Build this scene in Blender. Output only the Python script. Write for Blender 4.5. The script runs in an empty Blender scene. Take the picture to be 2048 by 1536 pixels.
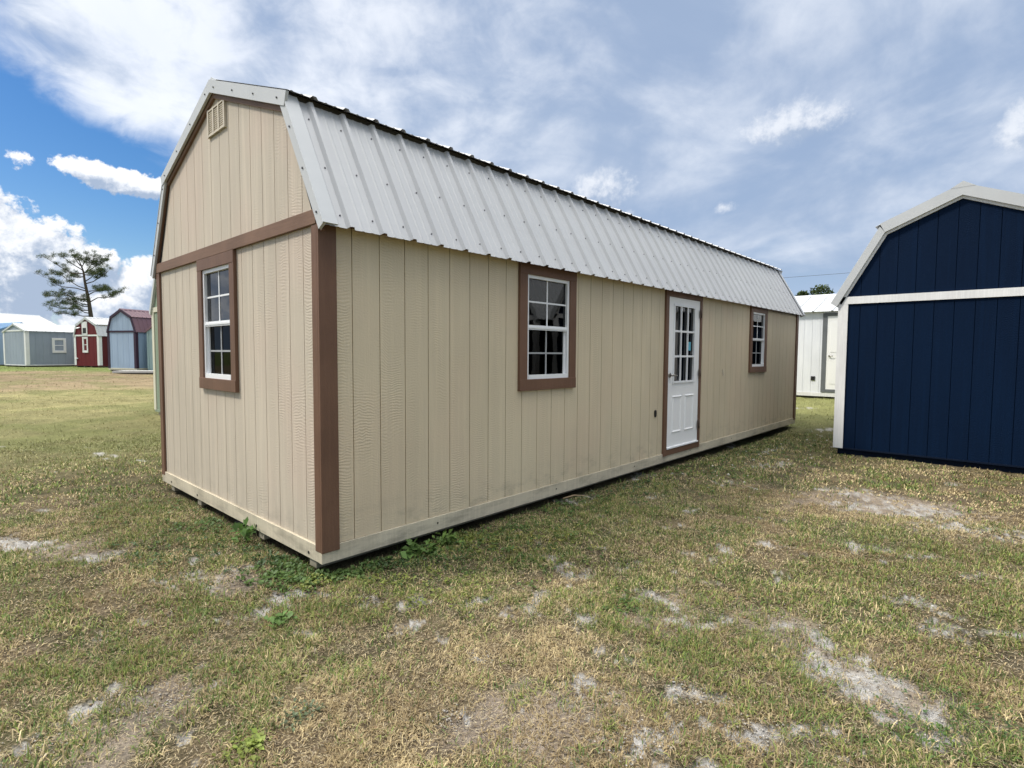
import bpy, math, random
import numpy as np
from mathutils import Vector, Matrix
random.seed(7)
RNG = np.random.default_rng(11)
S = bpy.context.scene
COL = S.collection
R = math.radians

# ------------------------------------------------------------------ camera
cam_d = bpy.data.cameras.new("camera")
cam = bpy.data.objects.new("camera", cam_d); COL.objects.link(cam)
cam_d.sensor_width = 36.0
cam_d.lens = 1096.622 / 2048 * 36.0
cam_d.clip_start = 0.05; cam_d.clip_end = 3000
_yaw, _pit, _rol = 0.743, 0.056, 0.006
CAMP = np.array([-1.672, -3.114, 1.311])
fw = Vector((math.cos(_pit)*math.cos(_yaw), math.cos(_pit)*math.sin(_yaw), -math.sin(_pit)))
rt = Vector((math.sin(_yaw), -math.cos(_yaw), 0)); up = rt.cross(fw)
c_, s_ = math.cos(_rol), math.sin(_rol)
rt, up = rt*c_ + up*s_, -rt*s_ + up*c_
m = Matrix((rt, up, -fw)).transposed().to_4x4(); m.translation = Vector(CAMP)
cam.matrix_world = m
S.camera = cam

# ------------------------------------------------------------------ exposure
S.view_settings.view_transform = 'Standard'
S.view_settings.look = 'None'
S.view_settings.gamma = 1.0
S.view_settings.exposure = 0.36
S.render.use_motion_blur = False
S.cycles.max_bounces = 6
S.cycles.diffuse_bounces = 3
S.cycles.glossy_bounces = 4
S.cycles.transmission_bounces = 6
S.cycles.transparent_max_bounces = 8
S.cycles.use_denoising = True
S.cycles.caustics_reflective = False
S.cycles.caustics_refractive = False

# ------------------------------------------------------------------ node helper
class N:
    """tiny expression helper over a node tree"""
    def __init__(s, nt): s.nt = nt
    def node(s, t, **kw):
        n = s.nt.nodes.new(t)
        for k, v in kw.items(): setattr(n, k, v)
        return n
    def put(s, sock, v):
        if isinstance(v, bpy.types.NodeSocket): s.nt.links.new(v, sock)
        elif v is not None:
            try: sock.default_value = v
            except Exception: sock.default_value = (v[0], v[1], v[2], 1.0)
    def m(s, op, a, b=None, c=None, clamp=False):
        n = s.node('ShaderNodeMath', operation=op, use_clamp=clamp)
        s.put(n.inputs[0], a)
        if b is not None: s.put(n.inputs[1], b)
        if c is not None: s.put(n.inputs[2], c)
        return n.outputs[0]
    def ss(s, v, lo, hi):
        n = s.node('ShaderNodeMapRange', interpolation_type='SMOOTHSTEP')
        s.put(n.inputs[0], v); s.put(n.inputs[1], lo); s.put(n.inputs[2], hi)
        return n.outputs[0]
    def lin(s, v, lo, hi, a=0.0, b=1.0):
        n = s.node('ShaderNodeMapRange')
        s.put(n.inputs[0], v); s.put(n.inputs[1], lo); s.put(n.inputs[2], hi); s.put(n.inputs[3], a); s.put(n.inputs[4], b)
        return n.outputs[0]
    def mix(s, f, a, b, blend='MIX'):
        n = s.node('ShaderNodeMix', data_type='RGBA', blend_type=blend)
        s.put(n.inputs[0], f); s.put(n.inputs[6], a); s.put(n.inputs[7], b)
        return n.outputs[2]
    def noise(s, vec, scale, detail=4, rough=0.5, dist=0.0, out=0, dim='3D'):
        n = s.node('ShaderNodeTexNoise', noise_dimensions=dim)
        if vec is not None: s.put(n.inputs['Vector'], vec)
        n.inputs['Scale'].default_value = scale; n.inputs['Detail'].default_value = detail
        n.inputs['Roughness'].default_value = rough; n.inputs['Distortion'].default_value = dist
        return n.outputs[out]
    def vec(s, x, y, z):
        n = s.node('ShaderNodeCombineXYZ'); s.put(n.inputs[0], x); s.put(n.inputs[1], y); s.put(n.inputs[2], z)
        return n.outputs[0]
    def sep(s, v):
        n = s.node('ShaderNodeSeparateXYZ'); s.put(n.inputs[0], v); return n.outputs
    def mapv(s, v, scale=(1, 1, 1), loc=(0, 0, 0)):
        n = s.node('ShaderNodeMapping'); s.put(n.inputs[0], v)
        n.inputs['Scale'].default_value = scale; n.inputs['Location'].default_value = loc
        return n.outputs[0]

def C3(r, g, b):
    """sRGB 0-255 to linear rgba"""
    f = lambda v: (v/255/12.92) if v/255 <= 0.04045 else ((v/255+0.055)/1.055)**2.4
    return (f(r), f(g), f(b), 1.0)

# ------------------------------------------------------------------ world: Nishita sky with clouds by direction
SUN_AZ, SUN_EL = 133.0, 50.0          # degrees, azimuth counted from +X towards +Y
W = bpy.data.worlds.new("World"); S.world = W; W.use_nodes = True
nt = W.node_tree; nt.nodes.clear(); n = N(nt)
out = n.node('ShaderNodeOutputWorld'); bg = n.node('ShaderNodeBackground')
nt.links.new(bg.outputs[0], out.inputs[0])
sky = n.node('ShaderNodeTexSky', sky_type='NISHITA')
sky.sun_disc = False; sky.sun_elevation = R(SUN_EL); sky.sun_rotation = R(90 - SUN_AZ)
sky.air_density = 1.0; sky.dust_density = 0.6; sky.ozone_density = 2.0
tc = n.node('ShaderNodeTexCoord'); nrm = n.node('ShaderNodeVectorMath', operation='NORMALIZE')
nt.links.new(tc.outputs['Generated'], nrm.inputs[0])
dx, dy, dz = n.sep(nrm.outputs[0])
AZ = n.m('MULTIPLY', n.m('ARCTAN2', dy, dx), 57.2958)
EL = n.m('MULTIPLY', n.m('ARCSINE', dz), 57.2958)
AE = n.vec(AZ, EL, 0.0)
# high cloud domain: plane overhead, so streaks converge to the horizon
iz = n.m('DIVIDE', 1.0, n.m('ADD', n.m('MAXIMUM', dz, 0.0), 0.13))
PL = n.vec(n.m('MULTIPLY', dx, iz), n.m('MULTIPLY', dy, iz), 0.0)
n1 = n.noise(PL, 1.25, 7, 0.55, 0.6)
n2 = n.noise(n.mapv(PL, (1, 1, 1), (7.3, 2.1, 0)), 0.62, 4, 0.5, 0.4)
n3 = n.noise(n.mapv(AE, (0.055, 0.085, 1)), 1.0, 7, 0.55, 0.35)

# density of heaped clouds as a node group, so that it can be sampled twice
grp = bpy.data.node_groups.new("heaped_cloud_density", 'ShaderNodeTree')
grp.interface.new_socket("V", in_out='INPUT', socket_type='NodeSocketVector')
grp.interface.new_socket("D", in_out='OUTPUT', socket_type='NodeSocketFloat')
g = N(grp); gi = g.node('NodeGroupInput'); go = g.node('NodeGroupOutput')
BLOBS = [(84.6, 6.2, 5.6, 5.2, 1.0), (89.5, 8.0, 5.0, 6.5, 1.0), (79.9, 6.6, 2.5, 2.3, .8), (79.0, 3.6, 5.5, 2.4, .8), (76.2, 5.8, 2.5, 2.4, .85),
         (78.9, 14.4, 5.0, .95, .5), (76.0, 13.8, 4.4, 1.15, .55), (16.3, 20.2, 5.4, 2.0, .62), (0.2, 16.6, 2.0, 2.0, .7),
         (34.3, 16.0, 4.2, 2.2, .6), (50.5, 18.5, 2.8, 1.1, .3), (31.0, 13.2, 3.6, 1.3, .3), (22.0, 13.9, 1.4, .6, .3),
         (150, 12, 14, 6, .9), (-60, 11, 16, 6, .8), (-130, 14, 20, 7, .8), (110, 13, 13, 11, .9)]
dens = None
for a, e, ra, re, k in BLOBS:
    mp = g.node('ShaderNodeMapping')
    grp.links.new(gi.outputs[0], mp.inputs[0])
    mp.inputs['Location'].default_value = (-a/ra, -e/re, 0); mp.inputs['Scale'].default_value = (1/ra, 1/re, 0)
    ln = g.node('ShaderNodeVectorMath', operation='LENGTH'); grp.links.new(mp.outputs[0], ln.inputs[0])
    d = g.m('MULTIPLY', g.m('SUBTRACT', 1.0, ln.outputs['Value']), k)
    dens = d if dens is None else g.m('MAXIMUM', dens, d)
nz = g.noise(gi.outputs[0], 0.42, 8, 0.6, 0.15)
nz2 = g.noise(g.mapv(gi.outputs[0], (1, 1.5, 1), (3, 9, 0)), 0.16, 3, 0.5)
dd = g.m('ADD', dens, g.m('MULTIPLY', g.m('SUBTRACT', nz, 0.5), 1.05))
dd = g.m('ADD', dd, g.m('MULTIPLY', g.m('SUBTRACT', nz2, 0.5), 0.5))
nz3 = g.noise(gi.outputs[0], 1.9, 5, 0.65, 0.1)
dd = g.m('ADD', dd, g.m('MULTIPLY', g.m('SUBTRACT', nz3, 0.5), 0.35))
grp.links.new(dd, go.inputs[0])
def cdens(vec):
    q = n.node('ShaderNodeGroup', node_tree=grp); nt.links.new(vec, q.inputs[0]); return q.outputs[0]
D0 = cdens(AE)
sh = n.node('ShaderNodeVectorMath', operation='ADD'); nt.links.new(AE, sh.inputs[0]); sh.inputs[1].default_value = (0.5, 0.8, 0)
D1 = cdens(sh.outputs[0])
c_alpha = n.m('MULTIPLY', n.ss(n.m('DIVIDE', D0, n.lin(AZ, 40, 68, 3.2, 1.0)), 0.0, 0.15), n.lin(AZ, 40, 60, 0.8, 1.0))
c_light = n.m('ADD', n.m('MULTIPLY', n.m('SUBTRACT', D0, D1), 2.0), 0.60)
c_light = n.m('SUBTRACT', c_light, n.m('MULTIPLY', n.ss(D0, 0.15, 0.8), 0.42))
c_light = n.ss(c_light, 0.05, 1.0)

def bump(a, e, ra, re):      # soft direction-space bump
    x = n.m('DIVIDE', n.m('SUBTRACT', AZ, a), ra); y = n.m('DIVIDE', n.m('SUBTRACT', EL, e), re)
    q = n.m('ADD', n.m('MULTIPLY', x, x), n.m('MULTIPLY', y, y))
    return n.m('EXPONENT', n.m('MULTIPLY', q, -1.0))
# coverage of the high cloud sheet: an opening of blue low on the left
left_line = n.m('ADD', n.m('MULTIPLY', n.m('SUBTRACT', AZ, 74.0), 0.46), 16.3)
over = n.m('SUBTRACT', EL, left_line)
n6 = n.noise(n.mapv(AE, (0.22, 0.34, 1), (4, 1, 0)), 1.0, 8, 0.6, 0.5)
nlow = n.m('ADD', n.m('MULTIPLY', n.m('SUBTRACT', n3, 0.5), 8.0), n.m('MULTIPLY', n.m('SUBTRACT', n6, 0.5), 6.0))
cov_left = n.ss(n.m('ADD', over, nlow), -1.8, 3.2)
gapmask = n.m('MULTIPLY', n.ss(AZ, 66.0, 73.0), n.m('SUBTRACT', 1.0, n.ss(AZ, 88.0, 98.0)))
coverage = n.m('ADD', n.m('MULTIPLY', cov_left, gapmask), n.m('MULTIPLY', n.m('SUBTRACT', 1.0, gapmask), 0.96))
patch = n.m('MULTIPLY', bump(84.0, 24.0, 3.6, 1.9), n.ss(n3, 0.38, 0.62))
coverage = n.m('MULTIPLY', coverage, n.m('SUBTRACT', 1.0, n.m('MULTIPLY', patch, 0.9)))
thin = n.m('MULTIPLY', n.ss(n1, 0.36, 0.60), 0.30)
coverage = n.m('MULTIPLY', coverage, n.m('ADD', 0.86, n.m('MULTIPLY', thin, 0.45)))
hor_haze = n.m('MULTIPLY', n.m('SUBTRACT', 1.0, n.ss(EL, -1.0, 9.0)), 0.72)
# brightness of the sheet
bright = n.m('ADD', bump(74.0, 24.0, 17.0, 9.0), n.m('MULTIPLY', bump(52.0, 30.0, 15.0, 8.0), 0.75))
bright = n.m('ADD', bright, n.m('MULTIPLY', bump(77.0, 18.0, 8.0, 3.2), 0.6))
dark = n.m('MULTIPLY', bump(66.0, 25.5, 2.6, 6.0), 0.55)
n4 = n.noise(n.mapv(AE, (0.075, 0.11, 1), (2, 5, 0)), 1.0, 9, 0.56, 0.45)
tex = n.m('ADD', n.m('MULTIPLY', n.m('SUBTRACT', n1, 0.5), 1.5), n.m('ADD', n.m('MULTIPLY', n.m('SUBTRACT', n4, 0.5), 2.9), n.m('MULTIPLY', n.m('SUBTRACT', n2, 0.5), 1.0)))
bl = n.m('ADD', n.m('ADD', n.m('MULTIPLY', bright, 0.72), 0.16), tex)
bl = n.m('ADD', bl, n.m('MULTIPLY', n.m('SUBTRACT', n6, 0.5), n.lin(AZ, 25.0, 60.0, 0.32, 1.4)))
bl = n.ss(n.m('SUBTRACT', bl, dark), -0.15, 1.15)
bl = n.m('MULTIPLY_ADD', n.m('SUBTRACT', bl, 0.33), n.lin(AZ, 25.0, 60.0, 0.70, 1.0), n.lin(AZ, 15.0, 58.0, 0.24, 0.36))
sheet = n.mix(bl, (0.285, 0.365, 0.505, 1), (0.73, 0.76, 0.81, 1))
# overhead and behind the camera the unseen sky is brightened to add light on the walls
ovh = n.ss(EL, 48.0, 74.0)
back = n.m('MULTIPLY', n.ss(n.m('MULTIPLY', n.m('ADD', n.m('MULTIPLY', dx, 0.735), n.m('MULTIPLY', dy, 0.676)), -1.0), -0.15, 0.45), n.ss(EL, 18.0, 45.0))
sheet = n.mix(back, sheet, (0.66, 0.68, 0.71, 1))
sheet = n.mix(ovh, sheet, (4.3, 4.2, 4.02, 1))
skyc = n.node('ShaderNodeHueSaturation'); nt.links.new(sky.outputs[0], skyc.inputs['Color'])
skyc.inputs['Saturation'].default_value = 1.42; skyc.inputs['Hue'].default_value = 0.505
SKY_STRENGTH = 0.085
bluesky = n.mix(1.0, skyc.outputs[0], (SKY_STRENGTH,)*3 + (1,), 'MULTIPLY')
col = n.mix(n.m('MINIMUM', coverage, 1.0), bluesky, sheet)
col = n.mix(hor_haze, col, (0.36, 0.50, 0.70, 1))
ccol = n.mix(c_light, (0.31, 0.38, 0.50, 1), (0.79, 0.80, 0.82, 1))
col = n.mix(n.m('MULTIPLY', c_alpha, n.lin(AZ, 40, 60, .75, .97)), col, ccol)
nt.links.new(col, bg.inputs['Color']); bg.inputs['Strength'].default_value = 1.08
W.cycles.sampling_method = 'MANUAL'; W.cycles.sample_map_resolution = 512

# ------------------------------------------------------------------ sun, softened by thin cloud
sd = bpy.data.lights.new("sun", 'SUN'); sd.energy = 2.9; sd.angle = R(7); sd.color = (1.0, 0.94, 0.85)
sun = bpy.data.objects.new("sun", sd); COL.objects.link(sun)
sv = Vector((math.cos(R(SUN_EL))*math.cos(R(SUN_AZ)), math.cos(R(SUN_EL))*math.sin(R(SUN_AZ)), math.sin(R(SUN_EL))))
sun.rotation_euler = sv.to_track_quat('Z', 'Y').to_euler()

# ------------------------------------------------------------------ tagging and mesh helpers
def tag(o, label=None, cat=None, group=None, kind=None):
    if label: o['label'] = label
    if cat: o['category'] = cat
    if group: o['group'] = group
    if kind: o['kind'] = kind
    return o
def empty(name, loc=(0, 0, 0), rz=0.0, **kw):
    o = bpy.data.objects.new(name, None); COL.objects.link(o)
    o.location = loc; o.rotation_euler = (0, 0, rz); o.empty_display_size = 0.2
    return tag(o, **kw)
class MB:
    def __init__(s): s.v = []; s.f = []; s.mi = []; s.sm = []
    def face(s, pts, mi=0, smooth=False):
        b = len(s.v); s.v += [tuple(p) for p in pts]; s.f.append(list(range(b, b+len(pts)))); s.mi.append(mi); s.sm.append(smooth)
    def box(s, x0, x1, y0, y1, z0, z1, mi=0):
        if x0 > x1: x0, x1 = x1, x0
        if y0 > y1: y0, y1 = y1, y0
        if z0 > z1: z0, z1 = z1, z0
        b = len(s.v)
        s.v += [(x0,y0,z0),(x1,y0,z0),(x1,y1,z0),(x0,y1,z0),(x0,y0,z1),(x1,y0,z1),(x1,y1,z1),(x0,y1,z1)]
        for f in ((0,3,2,1),(4,5,6,7),(0,1,5,4),(1,2,6,5),(2,3,7,6),(3,0,4,7)):
            s.f.append([b+i for i in f]); s.mi.append(mi); s.sm.append(False)
        return s
    def prism(s, poly, x0, x1, mi=0, axis=0):
        """polygon in the other two axes extruded along axis"""
        def P(a, q): return (a, q[0], q[1]) if axis == 0 else ((q[0], a, q[1]) if axis == 1 else (q[0], q[1], a))
        b = len(s.v); k = len(poly)
        s.v += [P(x0, q) for q in poly] + [P(x1, q) for q in poly]
        s.f.append([b+i for i in range(k)][::-1]); s.f.append([b+k+i for i in range(k)]); s.mi += [mi, mi]; s.sm += [False, False]
        for i in range(k):
            j = (i+1) % k; s.f.append([b+i, b+j, b+k+j, b+k+i]); s.mi.append(mi); s.sm.append(False)
        return s
    def tube(s, pts, rad, seg=8, mi=0, cap=True):
        pts = [Vector(p) for p in pts]; rad = rad if isinstance(rad, (list, tuple)) else [rad]*len(pts)
        b = len(s.v)
        for i, p in enumerate(pts):
            d = (pts[min(i+1, len(pts)-1)] - pts[max(i-1, 0)]).normalized()
            a = d.orthogonal().normalized() if i == 0 else (a - d*a.dot(d)).normalized()
            c = d.cross(a)
            for k in range(seg):
                t = 2*math.pi*k/seg; q = p + (a*math.cos(t) + c*math.sin(t))*rad[i]; s.v.append(tuple(q))
        for i in range(len(pts)-1):
            for k in range(seg):
                k2 = (k+1) % seg
                s.f.append([b+i*seg+k, b+i*seg+k2, b+(i+1)*seg+k2, b+(i+1)*seg+k]); s.mi.append(mi); s.sm.append(True)
        if cap:
            s.f.append([b+k for k in range(seg)][::-1]); s.f.append([b+(len(pts)-1)*seg+k for k in range(seg)]); s.mi += [mi, mi]; s.sm += [False, False]
        return s
    def build(s, name, mat, parent=None, bevel=0.0, fix=True, **kw):
        me = bpy.data.meshes.new(name); me.from_pydata(s.v, [], s.f)
        mats = mat if isinstance(mat, (list, tuple)) else [mat]
        for q in mats: me.materials.append(q)
        me.polygons.foreach_set('material_index', s.mi); me.polygons.foreach_set('use_smooth', s.sm)
        if fix:
            import bmesh
            bm = bmesh.new(); bm.from_mesh(me); bmesh.ops.recalc_face_normals(bm, faces=bm.faces); bm.to_mesh(me); bm.free()
        me.update()
        o = bpy.data.objects.new(name, me); COL.objects.link(o)
        if parent: o.parent = parent
        if bevel:
            bv = o.modifiers.new('bevel', 'BEVEL'); bv.width = bevel; bv.segments = 2; bv.limit_method = 'ANGLE'
        return tag(o, **kw)

# ------------------------------------------------------------------ materials
def mat(name):
    m_ = bpy.data.materials.new(name); m_.use_nodes = True; t = m_.node_tree; t.nodes.clear(); q = N(t)
    o = q.node('ShaderNodeOutputMaterial'); b = q.node('ShaderNodeBsdfPrincipled'); t.links.new(b.outputs[0], o.inputs[0])
    return m_, q, b, o
def obj_co(q):
    return q.node('ShaderNodeTexCoord').outputs['Object']
def set_bump(q, b, h, strength, dist):
    bp = q.node('ShaderNodeBump'); bp.inputs['Strength'].default_value = strength; bp.inputs['Distance'].default_value = dist
    q.put(bp.inputs['Height'], h); q.put(b.inputs['Normal'], bp.outputs[0])

def siding_mat(name, col, col2=None, rough=0.55, bumpk=1.0, dirt=0.5, plane='x', spec=0.35, pink=0.0):
    """painted engineered wood with pressed cedar grain. plane: wall runs along x or y"""
    m_, q, b, o = mat(name); co = obj_co(q); x, y, z = q.sep(co)
    s = x if plane == 'x' else y
    # each board its own patch of grain
    board = q.m('FLOOR', q.m('DIVIDE', s, 0.2))
    wn = q.node('ShaderNodeTexWhiteNoise', noise_dimensions='1D'); q.put(wn.inputs['W'], board)
    off = q.m('MULTIPLY', wn.outputs['Value'], 37.0)
    v = q.vec(s, q.m('ADD', z, off), off)
    warp = q.noise(q.mapv(v, (6, 2.2, 1)), 1.0, 3, 0.5)
    wave = q.m('SINE', q.m('MULTIPLY', q.m('ADD', z, q.m('MULTIPLY', warp, 0.15)), 330.0))
    patchm = q.ss(q.noise(q.mapv(v, (7, 1.5, 1), (3, 5, 0)), 1.0, 3, 0.6), 0.40, 0.68)
    grain = q.noise(q.mapv(v, (160, 9, 1)), 1.0, 4, 0.6)
    fine = q.noise(q.mapv(v, (60, 90, 1)), 1.0, 3, 0.6)
    h = q.m('ADD', q.m('MULTIPLY', q.m('MULTIPLY', wave, patchm), 0.42), q.m('ADD', q.m('MULTIPLY', grain, 0.8), q.m('MULTIPLY', fine, 1.1)))
    set_bump(q, b, h, 0.75*bumpk, 0.0018)
    big = q.noise(q.mapv(co, (0.9, 0.9, 0.6)), 1.0, 4, 0.55)
    c1 = col; c2 = col2 or tuple(k*0.88 for k in col[:3])+(1,)
    base = q.mix(q.ss(big, 0.3, 0.7), c2, c1)
    st = q.noise(q.mapv(v, (26, 0.8, 1)), 1.0, 3, 0.6)
    base = q.mix(q.m('MULTIPLY', q.ss(st, 0.45, 0.70), 0.38 if plane == 'y' else 0.2), base, tuple(min(1, k*1.28) for k in c1[:3])+(1,))
    base = q.mix(q.m('MULTIPLY', wn.outputs['Value'], 0.10), base, tuple(k*0.75 for k in c1[:3])+(1,))
    if pink:
        pk = q.m('MULTIPLY', q.ss(q.noise(q.mapv(co, (1.1, 1.1, 0.9), (4, 4, 1)), 1.0, 2, 0.5), 0.45, 0.68), pink)
        base = q.mix(pk, base, (col[0]*1.08, col[1]*0.90, col[2]*0.93, 1))
    if dirt:
        dn = q.noise(q.mapv(co, (5, 5, 9)), 1.0, 5, 0.65)
        low = q.m('SUBTRACT', 1.0, q.ss(z, 0.08, 0.42))
        dm = q.m('MULTIPLY', q.m('MULTIPLY', low, q.ss(dn, 0.46, 0.70)), dirt)
        base = q.mix(dm, base, (0.10, 0.10, 0.085, 1))
        sp = q.m('MULTIPLY', q.ss(q.noise(q.mapv(co, (42, 42, 42)), 1.0, 2, 0.5), 0.72, 0.78), 0.35)
        base = q.mix(sp, base, (0.16, 0.13, 0.09, 1))
    q.put(b.inputs['Base Color'], base)
    q.put(b.inputs['Roughness'], q.lin(fine, 0, 1, rough-0.1, rough+0.15))
    b.inputs['Specular IOR Level'].default_value = spec
    return m_
def trim_mat(name, col, rough=0.5, grainz=True, var=0.16, spec=0.35, dirt=0.0):
    m_, q, b, o = mat(name); co = obj_co(q)
    g1 = q.noise(q.mapv(co, (70, 70, 14) if grainz else (14, 14, 90)), 1.0, 4, 0.6)
    g2 = q.noise(q.mapv(co, (120, 120, 160)), 1.0, 2, 0.5)
    big = q.noise(q.mapv(co, (2, 2, 2)), 1.0, 4, 0.6)
    set_bump(q, b, q.m('ADD', g1, q.m('MULTIPLY', g2, 0.6)), 0.8, 0.0018)
    base = q.mix(q.ss(big, 0.3, 0.7), tuple(k*(1-var) for k in col[:3])+(1,), tuple(min(1, k*(1+var*0.5)) for k in col[:3])+(1,))
    sk = q.noise(q.mapv(co, (45, 45, 2.0) if grainz else (2.0, 2.0, 60)), 1.0, 4, 0.65)
    base = q.mix(q.m('MULTIPLY', q.ss(sk, 0.42, 0.7), 0.30), base, tuple(min(1, k*1.35) for k in col[:3])+(1,))
    base = q.mix(q.m('MULTIPLY', q.ss(g2, 0.6, 0.8), 0.2), base, tuple(k*0.6 for k in col[:3])+(1,))
    if dirt:
        dn = q.noise(q.mapv(co, (3, 3, 12)), 1.0, 6, 0.7)
        base = q.mix(q.m('MULTIPLY', q.ss(dn, 0.42, 0.72), dirt), base, (0.13, 0.12, 0.09, 1))
    q.put(b.inputs['Base Color'], base); b.inputs['Roughness'].default_value = rough; b.inputs['Specular IOR Level'].default_value = spec
    return m_
def metal_mat(name, col, rough=0.42, metallic=0.0, spec=0.5):
    m_, q, b, o = mat(name); co = obj_co(q)
    big = q.noise(q.mapv(co, (0.8, 2, 2)), 1.0, 4, 0.6)
    st = q.noise(q.mapv(co, (22, 1.2, 1.2)), 1.0, 3, 0.6)
    base = q.mix(q.ss(big, 0.3, 0.75), tuple(k*0.93 for k in col[:3])+(1,), col)
    base = q.mix(q.m('MULTIPLY', q.ss(st, 0.55, 0.8), 0.07), base, (0.42, 0.41, 0.38, 1))
    q.put(b.inputs['Base Color'], base); b.inputs['Metallic'].default_value = metallic
    q.put(b.inputs['Roughness'], q.lin(st, 0, 1, rough-0.06, rough+0.12)); b.inputs['Specular IOR Level'].default_value = spec
    set_bump(q, b, q.noise(q.mapv(co, (3, 7, 7)), 1.0, 2, 0.5), 0.25, 0.004)
    return m_
def plain_mat(name, col, rough=0.5, metallic=0.0, spec=0.4, var=0.08):
    m_, q, b, o = mat(name); co = obj_co(q)
    big = q.noise(co, 9.0, 4, 0.6)
    q.put(b.inputs['Base Color'], q.mix(big, tuple(k*(1-var) for k in col[:3])+(1,), tuple(min(1, k*(1+var)) for k in col[:3])+(1,)))
    b.inputs['Roughness'].default_value = rough; b.inputs['Metallic'].default_value = metallic; b.inputs['Specular IOR Level'].default_value = spec
    return m_
def glass_mat(name, k=1.0, tint=0.03, refl=0.9):
    m_ = bpy.data.materials.new(name); m_.use_nodes = True; t = m_.node_tree; t.nodes.clear(); q = N(t)
    o = q.node('ShaderNodeOutputMaterial')
    tr = q.node('ShaderNodeBsdfTransparent'); tr.inputs[0].default_value = (tint, tint*1.1, tint*1.12, 1)
    gl = q.node('ShaderNodeBsdfGlossy'); gl.inputs[0].default_value = (refl*.95, refl*.97, refl, 1); gl.inputs['Roughness'].default_value = 0.02
    fr = q.node('ShaderNodeFresnel'); fr.inputs[0].default_value = 1.55
    bp = q.node('ShaderNodeBump'); bp.inputs['Strength'].default_value = 0.12; bp.inputs['Distance'].default_value = 0.004
    q.put(bp.inputs['Height'], q.noise(obj_co(q), 5.0, 2, 0.5)); t.links.new(bp.outputs[0], gl.inputs['Normal'])
    mx = q.node('ShaderNodeMixShader')
    q.put(mx.inputs[0], q.m('MULTIPLY', fr.outputs[0], k, clamp=True))
    t.links.new(tr.outputs[0], mx.inputs[1]); t.links.new(gl.outputs[0], mx.inputs[2]); t.links.new(mx.outputs[0], o.inputs[0])
    return m_

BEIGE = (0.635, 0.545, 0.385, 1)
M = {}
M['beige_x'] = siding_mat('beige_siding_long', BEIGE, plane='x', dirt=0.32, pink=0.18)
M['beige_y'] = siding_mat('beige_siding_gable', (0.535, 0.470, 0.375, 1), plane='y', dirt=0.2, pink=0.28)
M['beige_rim'] = trim_mat('beige_rim_board', (0.56, 0.50, 0.38, 1), dirt=0.45, var=0.12)
M['brown'] = trim_mat('brown_trim', (0.155, 0.087, 0.057, 1), 0.5, spec=0.22)
M['brown_h'] = trim_mat('brown_trim_level_lit', (0.185, 0.110, 0.073, 1), 0.55, grainz=False, spec=0.22)  # gable copy of the brown, lightened: its stronger light put into the colour
M['roof'] = metal_mat('white_steel_roof', (0.51, 0.515, 0.52, 1))
M['flash'] = metal_mat('white_steel_flashing', (0.52, 0.535, 0.54, 1), 0.38)
M['dark'] = plain_mat('lip_shade_dark', (0.045, 0.04, 0.032, 1), 0.8)
M['screw'] = plain_mat('grey_screw', (0.10, 0.10, 0.11, 1), 0.5, 0.3)
M['vinyl'] = plain_mat('white_vinyl', (0.80, 0.81, 0.82, 1), 0.35, var=0.03)
M['grid'] = plain_mat('grey_inner_grille', (0.36, 0.37, 0.38, 1), 0.4, var=0.03)
M['door'] = plain_mat('white_door_paint', (0.86, 0.86, 0.85, 1), 0.4, var=0.03)
M['glass'] = glass_mat('window_glass')
M['glass_screen'] = glass_mat('screened_glass', 0.28, 0.03, 0.8)
M['steel'] = plain_mat('satin_nickel', (0.35, 0.33, 0.30, 1), 0.35, 0.8)
M['hinge'] = plain_mat('bronze_hinge', (0.12, 0.085, 0.065, 1), 0.5, 0.3)
M['black'] = plain_mat('black_plastic', (0.012, 0.012, 0.012, 1), 0.5)
M['wood'] = trim_mat('raw_wood', (0.26, 0.19, 0.11, 1), 0.7)
M['runner'] = trim_mat('treated_runner', (0.30, 0.27, 0.20, 1), 0.8, dirt=0.6)
M['vent'] = plain_mat('beige_vent', (0.56, 0.50, 0.40, 1), 0.5, var=0.04)
M['floor'] = plain_mat('dark_floor', (0.05, 0.045, 0.04, 1), 0.8)
M['navy_y'] = siding_mat('navy_siding', (0.0018, 0.0105, 0.033, 1), (0.0015, 0.0085, 0.027, 1), 0.65, 1.0, 0.0, 'y', 0.08)
M['navy'] = trim_mat('navy_board', (0.004, 0.009, 0.022, 1), 0.7, spec=0.1)
M['white_trim'] = trim_mat('white_trim', (0.72, 0.72, 0.71, 1), 0.5, var=0.06)
M['white_x'] = siding_mat('white_siding', (0.80, 0.82, 0.86, 1), plane='x', dirt=0.0)
M['grey_trim'] = trim_mat('grey_trim', (0.13, 0.14, 0.15, 1), 0.6)
M['charcoal'] = trim_mat('charcoal_siding', (0.022, 0.023, 0.026, 1), 0.7, spec=0.1)
M['grey_x'] = siding_mat('grey_siding', (0.29, 0.335, 0.40, 1), plane='x', dirt=0.0)
M['grey_y'] = siding_mat('grey_siding_gable', (0.30, 0.345, 0.41, 1), plane='y', dirt=0.0)
M['red_x'] = siding_mat('red_siding', (0.085, 0.005, 0.007, 1), plane='x', dirt=0.0)
M['red_y'] = siding_mat('red_siding_gable_lit', (0.13, 0.009, 0.013, 1), plane='y', dirt=0.0)  # lit copy of the red: brighter gable light put into the colour
M['lb_x'] = siding_mat('light_blue_siding', (0.24, 0.35, 0.47, 1), plane='x', dirt=0.0)
M['lb_y'] = siding_mat('light_blue_siding_gable_lit', (0.31, 0.41, 0.54, 1), plane='y', dirt=0.0)  # side walls' blue lightened: light on the gables put into the colour
M['plum'] = trim_mat('plum_trim', (0.035, 0.018, 0.035, 1), 0.5)
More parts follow.
